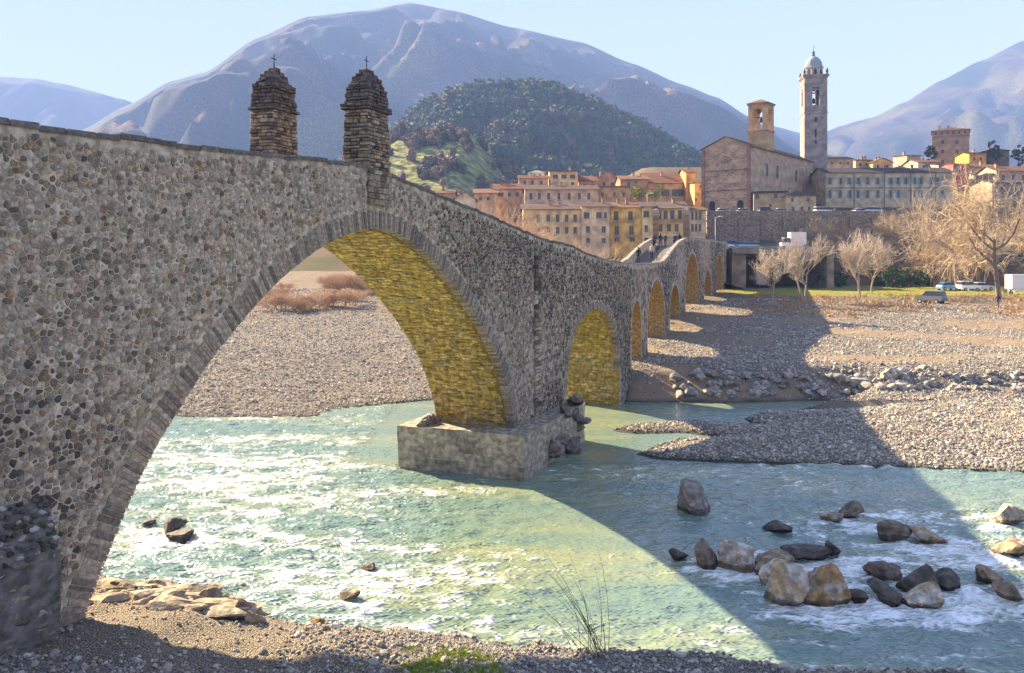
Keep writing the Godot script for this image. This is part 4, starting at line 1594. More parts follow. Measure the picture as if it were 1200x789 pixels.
func build_town() -> void:
	rng.seed = 1001
	var tile := C(0.36, 0.17, 0.1)
	var tile2 := C(0.42, 0.24, 0.15)
	var tile3 := C(0.27, 0.19, 0.15)
	var none := Color(0, 0, 0, 0)
	var green := C(0.07, 0.16, 0.14)
	var brown := C(0.14, 0.08, 0.05)
	var cream := C(0.6, 0.48, 0.31)
	var yel := C(0.62, 0.44, 0.17)
	var pink := C(0.54, 0.38, 0.29)
	var tan := C(0.47, 0.33, 0.21)
	# front row along the river
	house("cream house with two window rows behind bare shrubs, river row", 613, 681, 300, 245, 186, 11, cream, tile3, "eaves", 7, [[256, 9, 4.5, [631, 642.6, 653.5, 664, 674]], [270, 8, 4.5, [631, 642.6, 653.5, 664, 674]]], none, 2)
	house("pale pinkish house between the cream house and the yellow one", 681.5, 714.5, 300, 242, 185.4, 11, C(0.6, 0.5, 0.38), tile3, "eaves", 6, [[252.5, 7.5, 6.5, [687.5, 702]], [252.5, 7.5, 4, [709.5]], [269, 8, 5, [689, 707.5]], [282, 6, 5, [689, 707.5]]], none, 1)
	var yh := house("saturated yellow house with dark balconies, river row", 715, 752, 300, 243, 186, 11, yel, tile2, "eaves", 7, [[253, 11, 5.5, [722, 739]], [270, 11, 5.5, [723, 740]], [281, 5, 6, [722.6, 741]]], none, 2)
	house("narrow light yellow house next to the saturated yellow one", 752.4, 766, 300, 242, 185.6, 11, C(0.64, 0.52, 0.32), tile3, "eaves", 7, [[251, 8, 7, [757.5]], [268, 8, 4, [757.5]], [281, 5, 5, [757.5]]], none, 0)
	var bh := house("yellowish house with two long balconies by the bridge pillars", 766.4, 806, 300, 244, 186, 11, C(0.58, 0.46, 0.25), tile3, "eaves", 9, [[252, 11, 5, [772.5, 780, 788, 797]], [267, 9, 5, [774, 784, 793]]], none, 1)
	house("shallow white-walled house ending the river row beside the church", 806.5, 827, 296, 246, 188, 10, C(0.55, 0.47, 0.36), tile2, "eaves", 5, [[253, 10, 3, [811.5, 816, 820.5]], [267, 9, 3, [811.5, 816, 820.5]]], none, 0)
	for s in [[yh, 722.0, 260.0, 8.0, 715, 752], [yh, 739.0, 260.0, 8.0, 715, 752], [yh, 723.0, 277.5, 9.0, 715, 752], [yh, 740.0, 277.5, 9.0, 715, 752], [bh, 772.5, 258.5, 9.0, 766.4, 806], [bh, 793.0, 258.5, 16.0, 766.4, 806]]:
		var k := 0.186
		var b := MB.new()
		var x: float = (s[1] - (s[4] + s[5]) / 2.0) * k
		var y: float = (300.0 - s[2]) * k
		var w: float = s[3] * k
		b.abox(Vector3(x, y, 0.5), Vector3(w, 0.12, 1.0), C(0.35, 0.3, 0.25))
		b.abox(Vector3(x, y + 1.0, 0.97), Vector3(w, 0.06, 0.06), brown)
		for i in 9:
			b.abox(Vector3(x - w / 2 + w * i / 8.0, y + 0.52, 0.97), Vector3(0.04, 0.92, 0.04), brown)
		put("balcony", b.mesh(M.plain), s[0])
	# houses stepping up behind
	house("low pinkish house with a tiled roof, nearest the bridge crest", 508, 531, 262, 226, 205, 9, pink, tile2, "eaves", 5, [[236, 5, 4, [515, 524]]], none, 1)
	house("white gabled cottage just past the bridge parapet", 533, 557, 268, 233, 200, 10, C(0.62, 0.56, 0.49), tile, "gable", 8, [[242, 5, 4, [545]]], none, 1)
	house("low brown-roofed house behind the white gabled cottage", 556, 583, 262, 226, 222, 9, pink, tile2, "eaves", 6, [[233, 4, 3.5, [563, 572]]], none, 1)
	house("house with a pale chimney stack above the bare shrubs", 579, 612, 262, 221, 232, 10, C(0.52, 0.4, 0.3), tile, "eaves", 7, [[228, 5, 4, [588, 597, 606]]], none, 2)
	house("narrow house with a salmon roof under the white penthouse", 608, 642, 262, 209, 262, 10, C(0.5, 0.38, 0.3), tile, "eaves", 5, [[214, 5, 3.5, [615, 624, 634]]], none, 1)
	house("white flat-topped penthouse above the salmon roof", 621, 638, 240, 202, 282, 8, C(0.7, 0.68, 0.64), C(0.62, 0.6, 0.57), "hip", 3, [[206, 4, 3, [626, 633]]], none, 0)
	house("tall cream house with open loggia under the eaves", 644, 677, 262, 201, 264, 11, C(0.62, 0.5, 0.32), tile3, "eaves", 3, [[207, 5, 6, [651, 661, 671]], [216, 5, 4, [651, 671]]], none, 2)
	house("long mauve-grey house with narrow windows over the river row", 615, 701, 272, 222, 222, 12, C(0.5, 0.4, 0.36), tile3, "eaves", 7, [[230, 8, 3.5, [622, 632, 643, 655, 667, 679, 690]]], none, 2)
	house("small reddish house with twin chimneys below the forest", 680, 700, 262, 212, 268, 9, C(0.48, 0.31, 0.22), tile, "eaves", 7, [[218, 5, 4, [686, 694]]], none, 2)
	house("gabled house with white chimney pots under the wooded hill", 700, 727, 262, 210, 272, 10, C(0.44, 0.3, 0.23), tile2, "gable", 10, [[216, 5, 4, [708, 718]]], none, 2)
	house("plain tan house with a single tiled slope over the river row", 696, 737, 272, 219, 226, 11, tan, tile2, "shed", 5, [[228, 5, 3.5, [706, 720, 731]]], none, 0)
	house("brick house with two pairs of shutters behind the street lamp", 727, 760, 272, 210, 240, 11, C(0.4, 0.23, 0.15), tile2, "eaves", 6, [[217, 7, 3.5, [737, 745]], [229, 6, 3.5, [735, 744, 753]]], C(0.3, 0.34, 0.28), 1)
	house("long red-roofed house with green shutters next to the orange blocks", 757, 805, 272, 214, 246, 14, C(0.48, 0.36, 0.25), tile, "eaves", 14, [[226, 8, 4, [768, 780, 792, 800]]], green, 2)
	house("tall orange-tan house between the red-roofed house and the church", 804, 815, 272, 202, 243, 13, C(0.58, 0.34, 0.16), tile, "eaves", 6, [[220, 4, 3, [810]]], none, 1)
	house("blank orange-stuccoed block against the church's side", 814, 826, 280, 214, 236, 12, C(0.6, 0.37, 0.18), tile2, "shed", 4, [[219, 4, 2.5, [821]], [234, 4, 2.5, [816]]], none, 0)
	# upper town behind the long wing
	house("dark-roofed low hall beside the tall bell tower", 966, 1000, 215, 186, 300, 14, C(0.5, 0.39, 0.27), C(0.12, 0.1, 0.09), "eaves", 5, [[191, 3, 3, [975, 985, 994]]], none, 0)
	house("cream house with ochre chimneys behind the long wing", 1003, 1023, 215, 188, 312, 11, C(0.6, 0.45, 0.26), tile2, "eaves", 3, [[193, 4, 3, [1008, 1016]]], none, 2)
	house("yellow gabled house behind the long wing's middle", 1023, 1046, 215, 190, 306, 11, C(0.62, 0.45, 0.22), tile, "gable", 5, [[195, 4, 3, [1029, 1040]]], none, 2)
	house("salmon house with a stepped lower roof behind the long wing", 1063, 1079, 215, 182, 300, 11, C(0.5, 0.33, 0.25), tile, "shed", 3, [[189, 4, 3, [1068, 1074]]], none, 1)
	house("wide pale house sloping down behind the long wing's end", 1076, 1102, 215, 190, 292, 12, C(0.5, 0.44, 0.38), tile2, "eaves", 5, [[196, 4, 3, [1083, 1092]]], none, 1)
	house("grey house squeezed between the pale house and the crimson one", 1100, 1118, 215, 193, 284, 11, C(0.42, 0.38, 0.33), tile3, "eaves", 3, [[199, 4, 3, [1106, 1113]]], none, 0)
	house("crimson-walled house at the end of the long wing", 1117, 1136, 230, 192, 276, 10, C(0.48, 0.15, 0.15), tile3, "eaves", 2, [[199, 7, 4, [1122, 1131]]], none, 0)
	house("bright orange house under the castle", 1136, 1156, 215, 180, 318, 10, C(0.68, 0.34, 0.08), tile, "eaves", 3, [[186, 4, 3, [1142, 1150]]], none, 1)
	house("dark brown house with a flat roof right of the castle", 1160, 1183, 215, 176, 330, 11, C(0.2, 0.14, 0.11), C(0.1, 0.08, 0.08), "hip", 3, [[183, 4, 3, [1166, 1176]]], none, 1)
	house("cream roof-terraced house behind the tallest bare tree", 1141, 1170, 230, 196, 290, 11, C(0.6, 0.5, 0.38), tile2, "eaves", 5, [[203, 5, 4, [1149, 1160]]], none, 1)
	house("pinkish house with a long tiled roof at the picture's edge", 1168, 1215, 240, 200, 270, 12, C(0.5, 0.37, 0.29), tile, "eaves", 7, [[208, 6, 4, [1176, 1188, 1200]]], none, 2)
	house("grey stone house half hidden by the tallest bare tree", 1163, 1206, 262, 214, 246, 12, C(0.33, 0.28, 0.24), tile3, "eaves", 5, [[224, 8, 4, [1175, 1190]], [238, 8, 4, [1175, 1190]]], none, 1)
	build_church()
	build_tower()
	build_wing()
	build_castle()
	build_walls()

func arch_plate(mb: MB, o: Vector3, right: Vector3, w: float, h: float, col: Color, dpt := 0.06) -> void:
	# round-headed dark leaf standing a little proud, with thickness
	var nrm := right.cross(Vector3.UP)
	var p := [Vector2(-w / 2, 0), Vector2(w / 2, 0)]
	for i in 9:
		var t := PI * i / 8.0
		p.append(Vector2(cos(t) * w / 2, h - w / 2 + sin(t) * w / 2))
	var c := o + Vector3.UP * h * 0.5 + nrm * dpt
	for i in p.size():
		var a: Vector2 = p[i]
		var b: Vector2 = p[(i + 1) % p.size()]
		var A := o + right * a.x + Vector3.UP * a.y
		var B := o + right * b.x + Vector3.UP * b.y
		mb.tri(A + nrm * dpt, B + nrm * dpt, c, col)
		mb.quad(A, B, B + nrm * dpt, A + nrm * dpt, col)

func build_church() -> void:
	var turn := deg_to_rad(-38.3)
	var corner := at(880, 250, 222)
	var w := 13.8
	var dp := 56.0
	var r := Basis(Vector3.UP, turn)
	var mid := corner - r * Vector3(w / 2, 0, 0)
	var side := []
	for x in [11.0, 18.5, 33.0, 45.0]:
		side.append([x, 12.2, 1.7, 3.6])
	side.append_array([[18.5, 3.9, 1.6, 3.2], [47.0, 5.8, 1.3, 2.4], [51.5, 5.8, 1.3, 2.4], [51.5, 1.8, 1.3, 2.4]])
	var root := build_house("church", "brown stone church with gabled front and long flank on the terrace", "church", mid, turn, w, dp, 17.6, C(0.46, 0.36, 0.28), C(0.2, 0.155, 0.13), "gable", 3.0, [], Color(0, 0, 0, 0), 0, side, 8.0)
	var mb := MB.new()
	for s in [-1, 1]:
		mb.abox(Vector3(s * (w / 2 - 0.45), 8.5, 0.1), Vector3(0.9, 18.0, 0.5), C(0.36, 0.21, 0.15))
	for y in [6.3, 11.6]:
		mb.abox(Vector3(0, y, 0.06), Vector3(w - 1.9, 0.25, 0.2), C(0.26, 0.19, 0.14))
	put("pilaster", mb.mesh(M.wall), root)
	# rubble bands on the rough gabled front
	var st := MB.new()
	for k in 520:
		var x := rng.randf_range(-w / 2 + 1.1, w / 2 - 1.1)
		var y := rng.randf_range(0.3, 17.2)
		st.abox(Vector3(x, y, 0.0), Vector3(rng.randf_range(0.3, 0.8), rng.randf_range(0.15, 0.3), rng.randf_range(0.05, 0.16)), vary(C(0.4, 0.29, 0.2), 0.3, 0.06))
	tag(put("rubble_facing", st.mesh(M.wall), root), "", "", "", "stuff")
	var ro := MB.new()
	ro.tube(Vector3(0, 14.0, -0.1), Vector3(0, 14.0, 0.12), 1.35, 1.35, 20, C(0.33, 0.19, 0.14))
	ro.tube(Vector3(0, 14.0, 0.1), Vector3(0, 14.0, 0.18), 0.95, 0.95, 20, C(0.3, 0.22, 0.17))
	ro.abox(Vector3(0, 14.0, 0.14), Vector3(1.1, 1.1, 0.1), C(0.29, 0.21, 0.16))
	put("rose_window", ro.mesh(M.wall), root)
	for x in [-3.9, 4.1]:
		var db := MB.new()
		arch_plate(db, Vector3(x, 0.1, 0.02), Vector3.RIGHT, 2.3, 3.9, C(0.42, 0.33, 0.24), 0.1)
		var dd := put("door", db.mesh(M.wall), root)
		var lf := MB.new()
		arch_plate(lf, Vector3(x, 0.1, 0.12), Vector3.RIGHT, 1.7, 3.5, C(0.04, 0.03, 0.03), 0.05)
		put("door_leaf", lf.mesh(M.plain), dd)
	# small bell turret riding on the roof
	var t := MB.new()
	var tc := Vector3(4.2, 0, -13.5)
	var hw := 2.6
	var oc := C(0.62, 0.4, 0.2)
	t.abox(tc + Vector3(0, 20.0, 0), Vector3(hw * 2, 6.0, hw * 2), oc)
	for sx in [-1, 1]:
		for sz in [-1, 1]:
			t.abox(tc + Vector3(sx * (hw - 0.6), 26.4, sz * (hw - 0.6)), Vector3(1.2, 7.2, 1.2), oc)
	for q in 4:
		var rb := Basis(Vector3.UP, q * PI / 2)
		t.box(tc + rb * Vector3(0, 29.6, hw - 0.5), rb * Vector3(hw - 1.2, 0, 0), Vector3(0, 0.55, 0), rb * Vector3(0, 0, 0.45), oc)
		for i in 6:
			var a0 := PI * i / 6.0
			var a1 := PI * (i + 1) / 6.0
			var ri := hw - 1.2
			var p0 := Vector3(cos(a0) * ri, 27.7 + sin(a0) * ri, hw - 0.1)
			var p1 := Vector3(cos(a1) * ri, 27.7 + sin(a1) * ri, hw - 0.1)
			t.quad(tc + rb * p0, tc + rb * Vector3(p0.x, 29.2, hw - 0.1), tc + rb * Vector3(p1.x, 29.2, hw - 0.1), tc + rb * p1, oc)
			t.quad(tc + rb * p0, tc + rb * p1, tc + rb * (p1 - Vector3(0, 0, 0.9)), tc + rb * (p0 - Vector3(0, 0, 0.9)), oc)
	for y in [23.0, 30.3]:
		t.abox(tc + Vector3(0, y, 0), Vector3(hw * 2 + 0.5, 0.35, hw * 2 + 0.5), C(0.5, 0.31, 0.17))
	var tn := put("bell_turret", t.mesh(M.wall), root)
	var rf := MB.new()
	var e := hw + 0.4
	for q in 4:
		var rb := Basis(Vector3.UP, q * PI / 2)
		roof_plane(rf, tc + rb * Vector3(-e, 30.5, e), tc + rb * Vector3(e, 30.5, e), tc + Vector3(0, 31.9, 0), tc + Vector3(0, 31.9, 0), C(0.4, 0.2, 0.12))
	put("roof", rf.mesh(M.roof), tn)
	var bl := MB.new()
	bl.lathe(tc + Vector3(0, 25.6, 0), [Vector2(0.75, 0), Vector2(0.62, 0.3), Vector2(0.5, 0.8), Vector2(0.3, 1.15), Vector2(0.05, 1.3)], 12, C(0.06, 0.07, 0.06))
	bl.abox(tc + Vector3(0, 27.0, 0), Vector3(hw * 1.4, 0.2, 0.2), C(0.08, 0.06, 0.05))
	put("bell", bl.mesh(M.plain), tn)
	# low annexes built against the flank
	house("low annex with a lean-to roof against the church flank", 884, 921, 262, 226, 216, 9, C(0.46, 0.36, 0.26), C(0.13, 0.115, 0.11), "shed", 5, [[230, 6, 4.5, [888, 909]], [241, 4, 3, [903]]], Color(0, 0, 0, 0), 0, -0.25)
	house("hip-roofed pale annex with six small windows in front of the church flank", 921, 956, 262, 229, 213, 9, C(0.5, 0.42, 0.32), C(0.15, 0.12, 0.11), "hip", 6, [[234, 5, 3.5, [929, 947]], [245, 6, 3.5, [930, 940, 948]]], Color(0, 0, 0, 0), 1, -0.1)

func build_tower() -> void:
	var d := 262.0
	var k := d / 1000.0
	var root := thing("bell_tower", "tall slender stone bell tower with grey dome behind the church", "tower", at(953.5, 240, d), deg_to_rad(-8))
	var y := func(p: float) -> float: return (240.0 - p) * k
	var s := 6.7
	var col := C(0.36, 0.3, 0.27)
	var mb := MB.new()
	var yb := y.call(137.0) as float
	for q in 4:
		var rb := Basis(Vector3.UP, q * PI / 2)
		var o := rb * Vector3(-s / 2, -4.0, s / 2)
		var right := rb * Vector3.RIGHT
		var H := (y.call(92.0) as float) + 4.0
		var slit := [[s / 2, (y.call(142.0) as float) + 4.0, 0.7, 1.3], [s / 2, (y.call(158.0) as float) + 4.0, 0.5, 2.6], [s / 2, (y.call(168.0) as float) + 4.0, 0.6, 0.9], [s / 2, (y.call(115.0) as float) + 4.0, 2.0, 5.4]]
		wall_face(mb, o, right, s, H, slit, vary(col, 0.05), 0.6)
	put("shaft", mb.mesh(M.wall), root)
	# belfry arches with a mid column
	for q in 4:
		var rb := Basis(Vector3.UP, q * PI / 2)
		var cb := MB.new()
		cb.tube(rb * Vector3(0, y.call(125.0), s / 2 - 0.3), rb * Vector3(0, y.call(106.0), s / 2 - 0.3), 0.16, 0.16, 8, C(0.5, 0.45, 0.4))
		cb.box(rb * Vector3(0, y.call(107.0), s / 2 - 0.3), rb * Vector3(1.0, 0, 0), Vector3(0, 0.18, 0), rb * Vector3(0, 0, 0.2), col)
		put("belfry_column", cb.mesh(M.wall), root)
	var bl := MB.new()
	bl.lathe(Vector3(0, y.call(121.0), 0), [Vector2(0.95, 0), Vector2(0.7, 0.5), Vector2(0.55, 1.1), Vector2(0.05, 1.6)], 12, C(0.06, 0.065, 0.06))
	put("bell", bl.mesh(M.plain), root)
	var co := MB.new()
	for p in [[92.5, 0.55, 0.5], [90.8, 1.1, 0.45], [134.0, 0.3, 0.35], [100.0, 0.2, 0.25]]:
		co.abox(Vector3(0, y.call(p[0]), 0), Vector3(s + p[1] * 1.0, p[2], s + p[1] * 1.0), C(0.4, 0.34, 0.3))
	put("cornice", co.mesh(M.wall), root)
	var dr := MB.new()
	dr.lathe(Vector3.ZERO, [Vector2(2.75, y.call(90.0)), Vector2(2.75, y.call(81.0)), Vector2(3.0, y.call(80.4)), Vector2(3.0, y.call(79.2))], 8, C(0.5, 0.45, 0.4))
	var dn := put("drum", dr.mesh(M.wall), root)
	for q in 8:
		var rb := Basis(Vector3.UP, q * PI / 4)
		var wb := MB.new()
		arch_plate(wb, rb * Vector3(0, y.call(89.0), 2.5), rb * Vector3.RIGHT, 0.9, 1.7, C(0.06, 0.06, 0.07), 0.1)
		put("arched_opening", wb.mesh(M.plain), dn)
	var dm := MB.new()
	var pr := []
	for i in 11:
		var t := PI / 2 * i / 10.0
		pr.append(Vector2(2.6 * cos(t) + 0.02, (y.call(79.0) as float) + 3.4 * sin(t)))
	dm.lathe(Vector3.ZERO, pr, 16, C(0.3, 0.33, 0.36))
	var dmn := put("dome", dm.mesh(M.plain), root)
	var fi := MB.new()
	fi.lathe(Vector3.ZERO, [Vector2(0.4, y.call(66.3)), Vector2(0.5, y.call(65.0)), Vector2(0.3, y.call(63.5)), Vector2(0.45, y.call(61.5)), Vector2(0.1, y.call(59.5))], 8, C(0.1, 0.1, 0.1))
	fi.tube(Vector3(0, y.call(60.0), 0), Vector3(0, y.call(54.0), 0), 0.07, 0.05, 5, C(0.06, 0.06, 0.06))
	fi.abox(Vector3(0.25, y.call(55.0), 0), Vector3(0.8, 0.1, 0.06), C(0.06, 0.06, 0.06))
	put("finial", fi.mesh(M.plain), dmn)
	for sx in [-1, 1]:
		for sz in [-1, 1]:
			var pb := MB.new()
			pb.lathe(Vector3(sx * 3.3, y.call(90.0), sz * 3.3), [Vector2(0.4, 0), Vector2(0.25, 0.4), Vector2(0.42, 0.9), Vector2(0.3, 1.4), Vector2(0.05, 2.0)], 8, C(0.14, 0.13, 0.13))
			put("corner_finial", pb.mesh(M.plain), root)

func build_wing() -> void:
	var d := 243.0
	var rows := []
	var u := []
	var l := []
	for x in [973, 986, 996, 1006.5, 1017, 1029, 1044, 1052.5, 1061.5, 1072, 1079, 1092, 1098.5]:
		u.append(x)
	for x in [973, 985, 996.5, 1006, 1017, 1029, 1044, 1053, 1071, 1079, 1092, 1104]:
		l.append(x)
	rows.append([212, 8, 3.0, u])
	rows.append([227.5, 9, 2.6, l])
	var root := house("long grey-beige monastery wing with two rows of windows on the terrace", 968.5, 1117, 252, 202, d, 13, C(0.54, 0.46, 0.36), C(0.15, 0.12, 0.125), "eaves", 8, rows, C(0.2, 0.34, 0.36), 2, -0.02, "", "monastery", "building")
	var mb := MB.new()
	for x in [1001.5, 1036.5, 1067, 1096]:
		mb.abox(Vector3((x - 1042.7) * d / 1000.0, 6.0, 0.1), Vector3(0.22, 12.2, 0.2), C(0.24, 0.2, 0.17))
	put("downpipe", mb.mesh(M.plain), root)
	var sb := MB.new()
	sb.abox(Vector3(0, (252 - 220) * d / 1000.0, 0.04), Vector3(148.0 * d / 1000.0, 0.25, 0.14), C(0.34, 0.3, 0.25))
	put("string_course", sb.mesh(M.wall), root)

func build_castle() -> void:
	var d := 330.0
	var turn := deg_to_rad(-27.0)
	var c := at(1136, 196, d)
	var w := 12.8
	var r := Basis(Vector3.UP, turn)
	var f := []
	for y in [2.2, 6.2, 10.0]:
		f.append([3.6, y + 0.3, 1.2, 1.7])
		f.append([8.6, y, 1.2, 1.7])
	for k in 6:
		f.append([1.2 + k * 2.05, 13.7, 0.9, 1.3])
	var s := []
	for k in 5:
		s.append([1.4 + k * 2.2, 13.7, 0.9, 1.3])
	var root := build_house("castle_keep", "square brown stone castle keep with low roof on the hilltop", "castle", c - r * Vector3(w / 2, 0, 0), turn, w, 12.0, 14.8, C(0.36, 0.26, 0.19), C(0.36, 0.21, 0.15), "hip", 1.7, f, Color(0, 0, 0, 0), 2, s, 10.0)
	var mb := MB.new()
	mb.abox(Vector3(0, 12.4, -6.0), Vector3(w + 0.5, 0.35, 12.5), C(0.33, 0.24, 0.18))
	put("string_course", mb.mesh(M.wall), root)

func build_walls() -> void:
	# high retaining wall of the church terrace, with buttress strips
	var a := at(828, 250, 199.0)
	var b := at(1190, 250, 199.0)
	var y0 := 11.0
	var y1 := 22.0
	var root := thing("retaining_wall", "high dark retaining wall carrying the church terrace and its parked cars", "wall")
	var mb := MB.new()
	mb.box(Vector3((a.x + b.x) / 2, (y0 + y1) / 2, a.z), Vector3((b.x - a.x) / 2, 0, 0), Vector3(0, (y1 - y0) / 2, 0), Vector3(0, 0, 0.5), C(0.34, 0.27, 0.21))
	put("wall", mb.mesh(M.mortar), root)
	var rs := MB.new()
	for k in 2600:
		rs.abox(Vector3(rng.randf_range(a.x, b.x), rng.randf_range(12.6, 21.8), a.z + 0.5), Vector3(rng.randf_range(0.3, 0.9), rng.randf_range(0.2, 0.42), rng.randf_range(0.04, 0.2)), vary(C(0.34, 0.265, 0.205), 0.4, 0.08))
	tag(put("rubble_facing", rs.mesh(M.stone), root), "", "", "", "stuff")
	var cp := MB.new()
	cp.box(Vector3((a.x + b.x) / 2, y1 + 0.1, a.z), Vector3((b.x - a.x) / 2, 0, 0), Vector3(0, 0.12, 0), Vector3(0, 0, 0.6), C(0.34, 0.3, 0.26))
	put("coping", cp.mesh(M.mortar), root)
	for k in 14:
		var bb := MB.new()
		bb.abox(Vector3(lerpf(a.x, b.x, (k + 0.5) / 14.0), 15.8, a.z + 0.6), Vector3(0.7, 9.6, 0.5), vary(C(0.34, 0.27, 0.21), 0.1))
		put("buttress", bb.mesh(M.mortar), root)
	# concrete road bridge with the underpass
	var rb := thing("road_bridge", "low concrete road bridge over the dark underpass at the bridge's far end", "bridge")
	var s := MB.new()
	var cc := C(0.3, 0.26, 0.21)
	var l := at(850, 290, 178).x
	var r := at(966, 290, 178).x
	s.box(Vector3((l + r) / 2, 12.6, -181), Vector3((r - l) / 2, 0, 0), Vector3(0, 0.5, 0), Vector3(0, 0, 9.0), cc)
	put("slab", s.mesh(M.wall), rb)
	var pr := MB.new()
	pr.box(Vector3((l + r) / 2, 13.4, -172.2), Vector3((r - l) / 2, 0, 0), Vector3(0, 0.22, 0), Vector3(0, 0, 0.15), C(0.34, 0.3, 0.25))
	put("parapet", pr.mesh(M.wall), rb)
	var x0 := at(866, 320, 178).x
	var x1 := at(958, 320, 178).x
	for q in [[l, x0], [x1, r]]:
		var ab := MB.new()
		ab.box(Vector3((q[0] + q[1]) / 2, 8.5, -181.2), Vector3((q[1] - q[0]) / 2, 0, 0), Vector3(0, 3.6, 0), Vector3(0, 0, 8.6), C(0.34, 0.27, 0.19))
		put("abutment", ab.mesh(M.wall), rb)
	var bw := MB.new()
	bw.box(Vector3((x0 + x1) / 2, 8.5, -189.6), Vector3((x1 - x0) / 2, 0, 0), Vector3(0, 3.6, 0), Vector3(0, 0, 0.2), C(0.2, 0.17, 0.14))
	put("back_wall", bw.mesh(M.wall), rb)
	# paired stone pillars on the second hump
	rng.seed = 1201
	for q in [[117.0, -0.2, "stone pillar with a square cap on the near parapet of the second hump"], [117.0, -BW + 0.2, "stone pillar with a square cap on the far parapet of the second hump"]]:
		var o := br(q[0], q[1], top(q[0]))
		var pn := thing("bridge_pillar", q[2], "pillar", o, atan2(outw(q[0]).x, outw(q[0]).z), "stone pillars of the second hump")
		var sh := MB.new()
		var y := 0.0
		while y < 3.1:
			var h := rng.randf_range(0.2, 0.35)
			sh.abox(Vector3(0, y + h / 2, 0), Vector3(0.85 + rng.randf() * 0.06, h - 0.02, 0.72 + rng.randf() * 0.06), vary(C(0.4, 0.25, 0.16), 0.2))
			y += h
		put("shaft", sh.mesh(M.stone), pn)
		var cp2 := MB.new()
		cp2.abox(Vector3(0, y + 0.1, 0), Vector3(1.15, 0.22, 1.0), C(0.5, 0.42, 0.32))
		cp2.abox(Vector3(0, y + 0.42, 0), Vector3(0.95, 0.44, 0.85), C(0.5, 0.4, 0.3))
		cp2.lathe(Vector3(0, y + 0.64, 0), [Vector2(0.7, 0), Vector2(0.35, 0.25), Vector2(0.03, 0.4)], 4, C(0.42, 0.34, 0.27))
		put("cap", cp2.mesh(M.stone), pn)

# ---------------------------------------------------------------- trees
# leafless tree 10 m tall: trunk mesh and a crown of limbs and twigs
func grow(mb: MB, trunk: MB, p: Vector3, dir: Vector3, len_: float, rad: float, lvl: int, most: int, o: Dictionary) -> void:
	var segs := 3 if lvl < most else 2
	var use := trunk if lvl == 0 else mb
	var k := 7 if lvl == 0 else (5 if lvl == 1 else 3)
	var col: Color = o.bark if lvl < 2 else o.twig
	var r := rad
	for s in segs:
		var nd: Vector3 = (dir + Vector3(rng.randfn(), rng.randfn() * 0.5, rng.randfn()) * o.wob + Vector3.UP * o.up * 0.25).normalized()
		var q := p + nd * len_ / segs
		var r2 := r * (0.86 if lvl < most else 0.5)
		if lvl == 0 and s == segs - 1:
			r2 = r * 0.45
		use.tube(p, q, r, r2, k, vary(col, 0.18, 0.05))
		var rk := r
		r = r2
		p = q
		dir = nd
		if lvl < most and (lvl > 0 or s > 0):
			var n: int = o.kids[mini(lvl, o.kids.size() - 1)]
			if s == segs - 1: n += 1
			for i in n:
				var side := dir.cross(Vector3(rng.randfn(), rng.randfn(), rng.randfn())).normalized()
				var cd: Vector3 = (dir * (1.0 - o.spread * 0.5) + side * o.spread * rng.randf_range(0.6, 1.1)).normalized()
				grow(mb, trunk, p - dir * len_ / segs * (rng.randf() * 0.6 if lvl > 0 else rng.randf() * 0.5 + 0.04), cd, len_ * rng.randf_range(0.55, 0.8) * o.shrink, maxf((r if lvl > 0 else rk * 0.95) * rng.randf_range(0.5, 0.66), o.get("min", 0.022)), lvl + 1, most, o)

func bare_tree(label: String, o: Dictionary, seed_: int, group: String, called := "bare_tree") -> Node3D:
	rng.seed = seed_
	var root := thing(called, label, "tree", Vector3.ZERO, 0.0, group)
	var crown := MB.new()
	var stems: int = o.get("stems", 1)
	for s in stems:
		var trunk := MB.new() if stems < 5 else crown
		var lean := Vector3(rng.randfn() * 0.12, 1, rng.randfn() * 0.12) if stems > 1 else Vector3.UP
		grow(crown, trunk, Vector3(rng.randfn() * 0.15 * (stems - 1), -0.3, rng.randfn() * 0.15 * (stems - 1)), lean.normalized(), o.len, o.rad, 0, o.most, o)
		if stems < 5:
			put("trunk", trunk.mesh(M.wood), root)
	put("crown", crown.mesh(M.wood), root)
	return root

func leafy(root: Node, o: Vector3, size: Vector3, clumps: int, per: int, leaf: float, tones: Array, called := "crown") -> void:
	var mb := MB.new()
	for c in clumps:
		var d := Vector3(rng.randfn(), rng.randfn(), rng.randfn()).normalized() * pow(rng.randf(), 0.4)
		var cc := o + d * size
		var cs := rng.randf_range(0.14, 0.3) * (size.x + size.y + size.z) / 3.0
		var tone: Color = tones[rng.randi() % tones.size()]
		for k in per:
			var e := Vector3(rng.randfn(), rng.randfn(), rng.randfn()).normalized()
			var p := cc + e * cs * pow(rng.randf(), 0.35)
			var s := e.cross(Vector3(rng.randfn(), rng.randfn(), rng.randfn())).normalized() * leaf
			var t := s.cross(Vector3(rng.randfn(), rng.randfn(), rng.randfn())).normalized() * leaf * 0.7
			mb.quad(p - s, p - t, p + s, p + t, vary(tone, 0.3, 0.08))
	put(called, mb.mesh(M.leaf), root)

func ground_at(px: float, d: float) -> Vector3:
	var x := (px - 600.0) / 1000.0 * d
	return Vector3(x, town_y(x, d) if d > 178.0 else ground_y(x, d), -d)

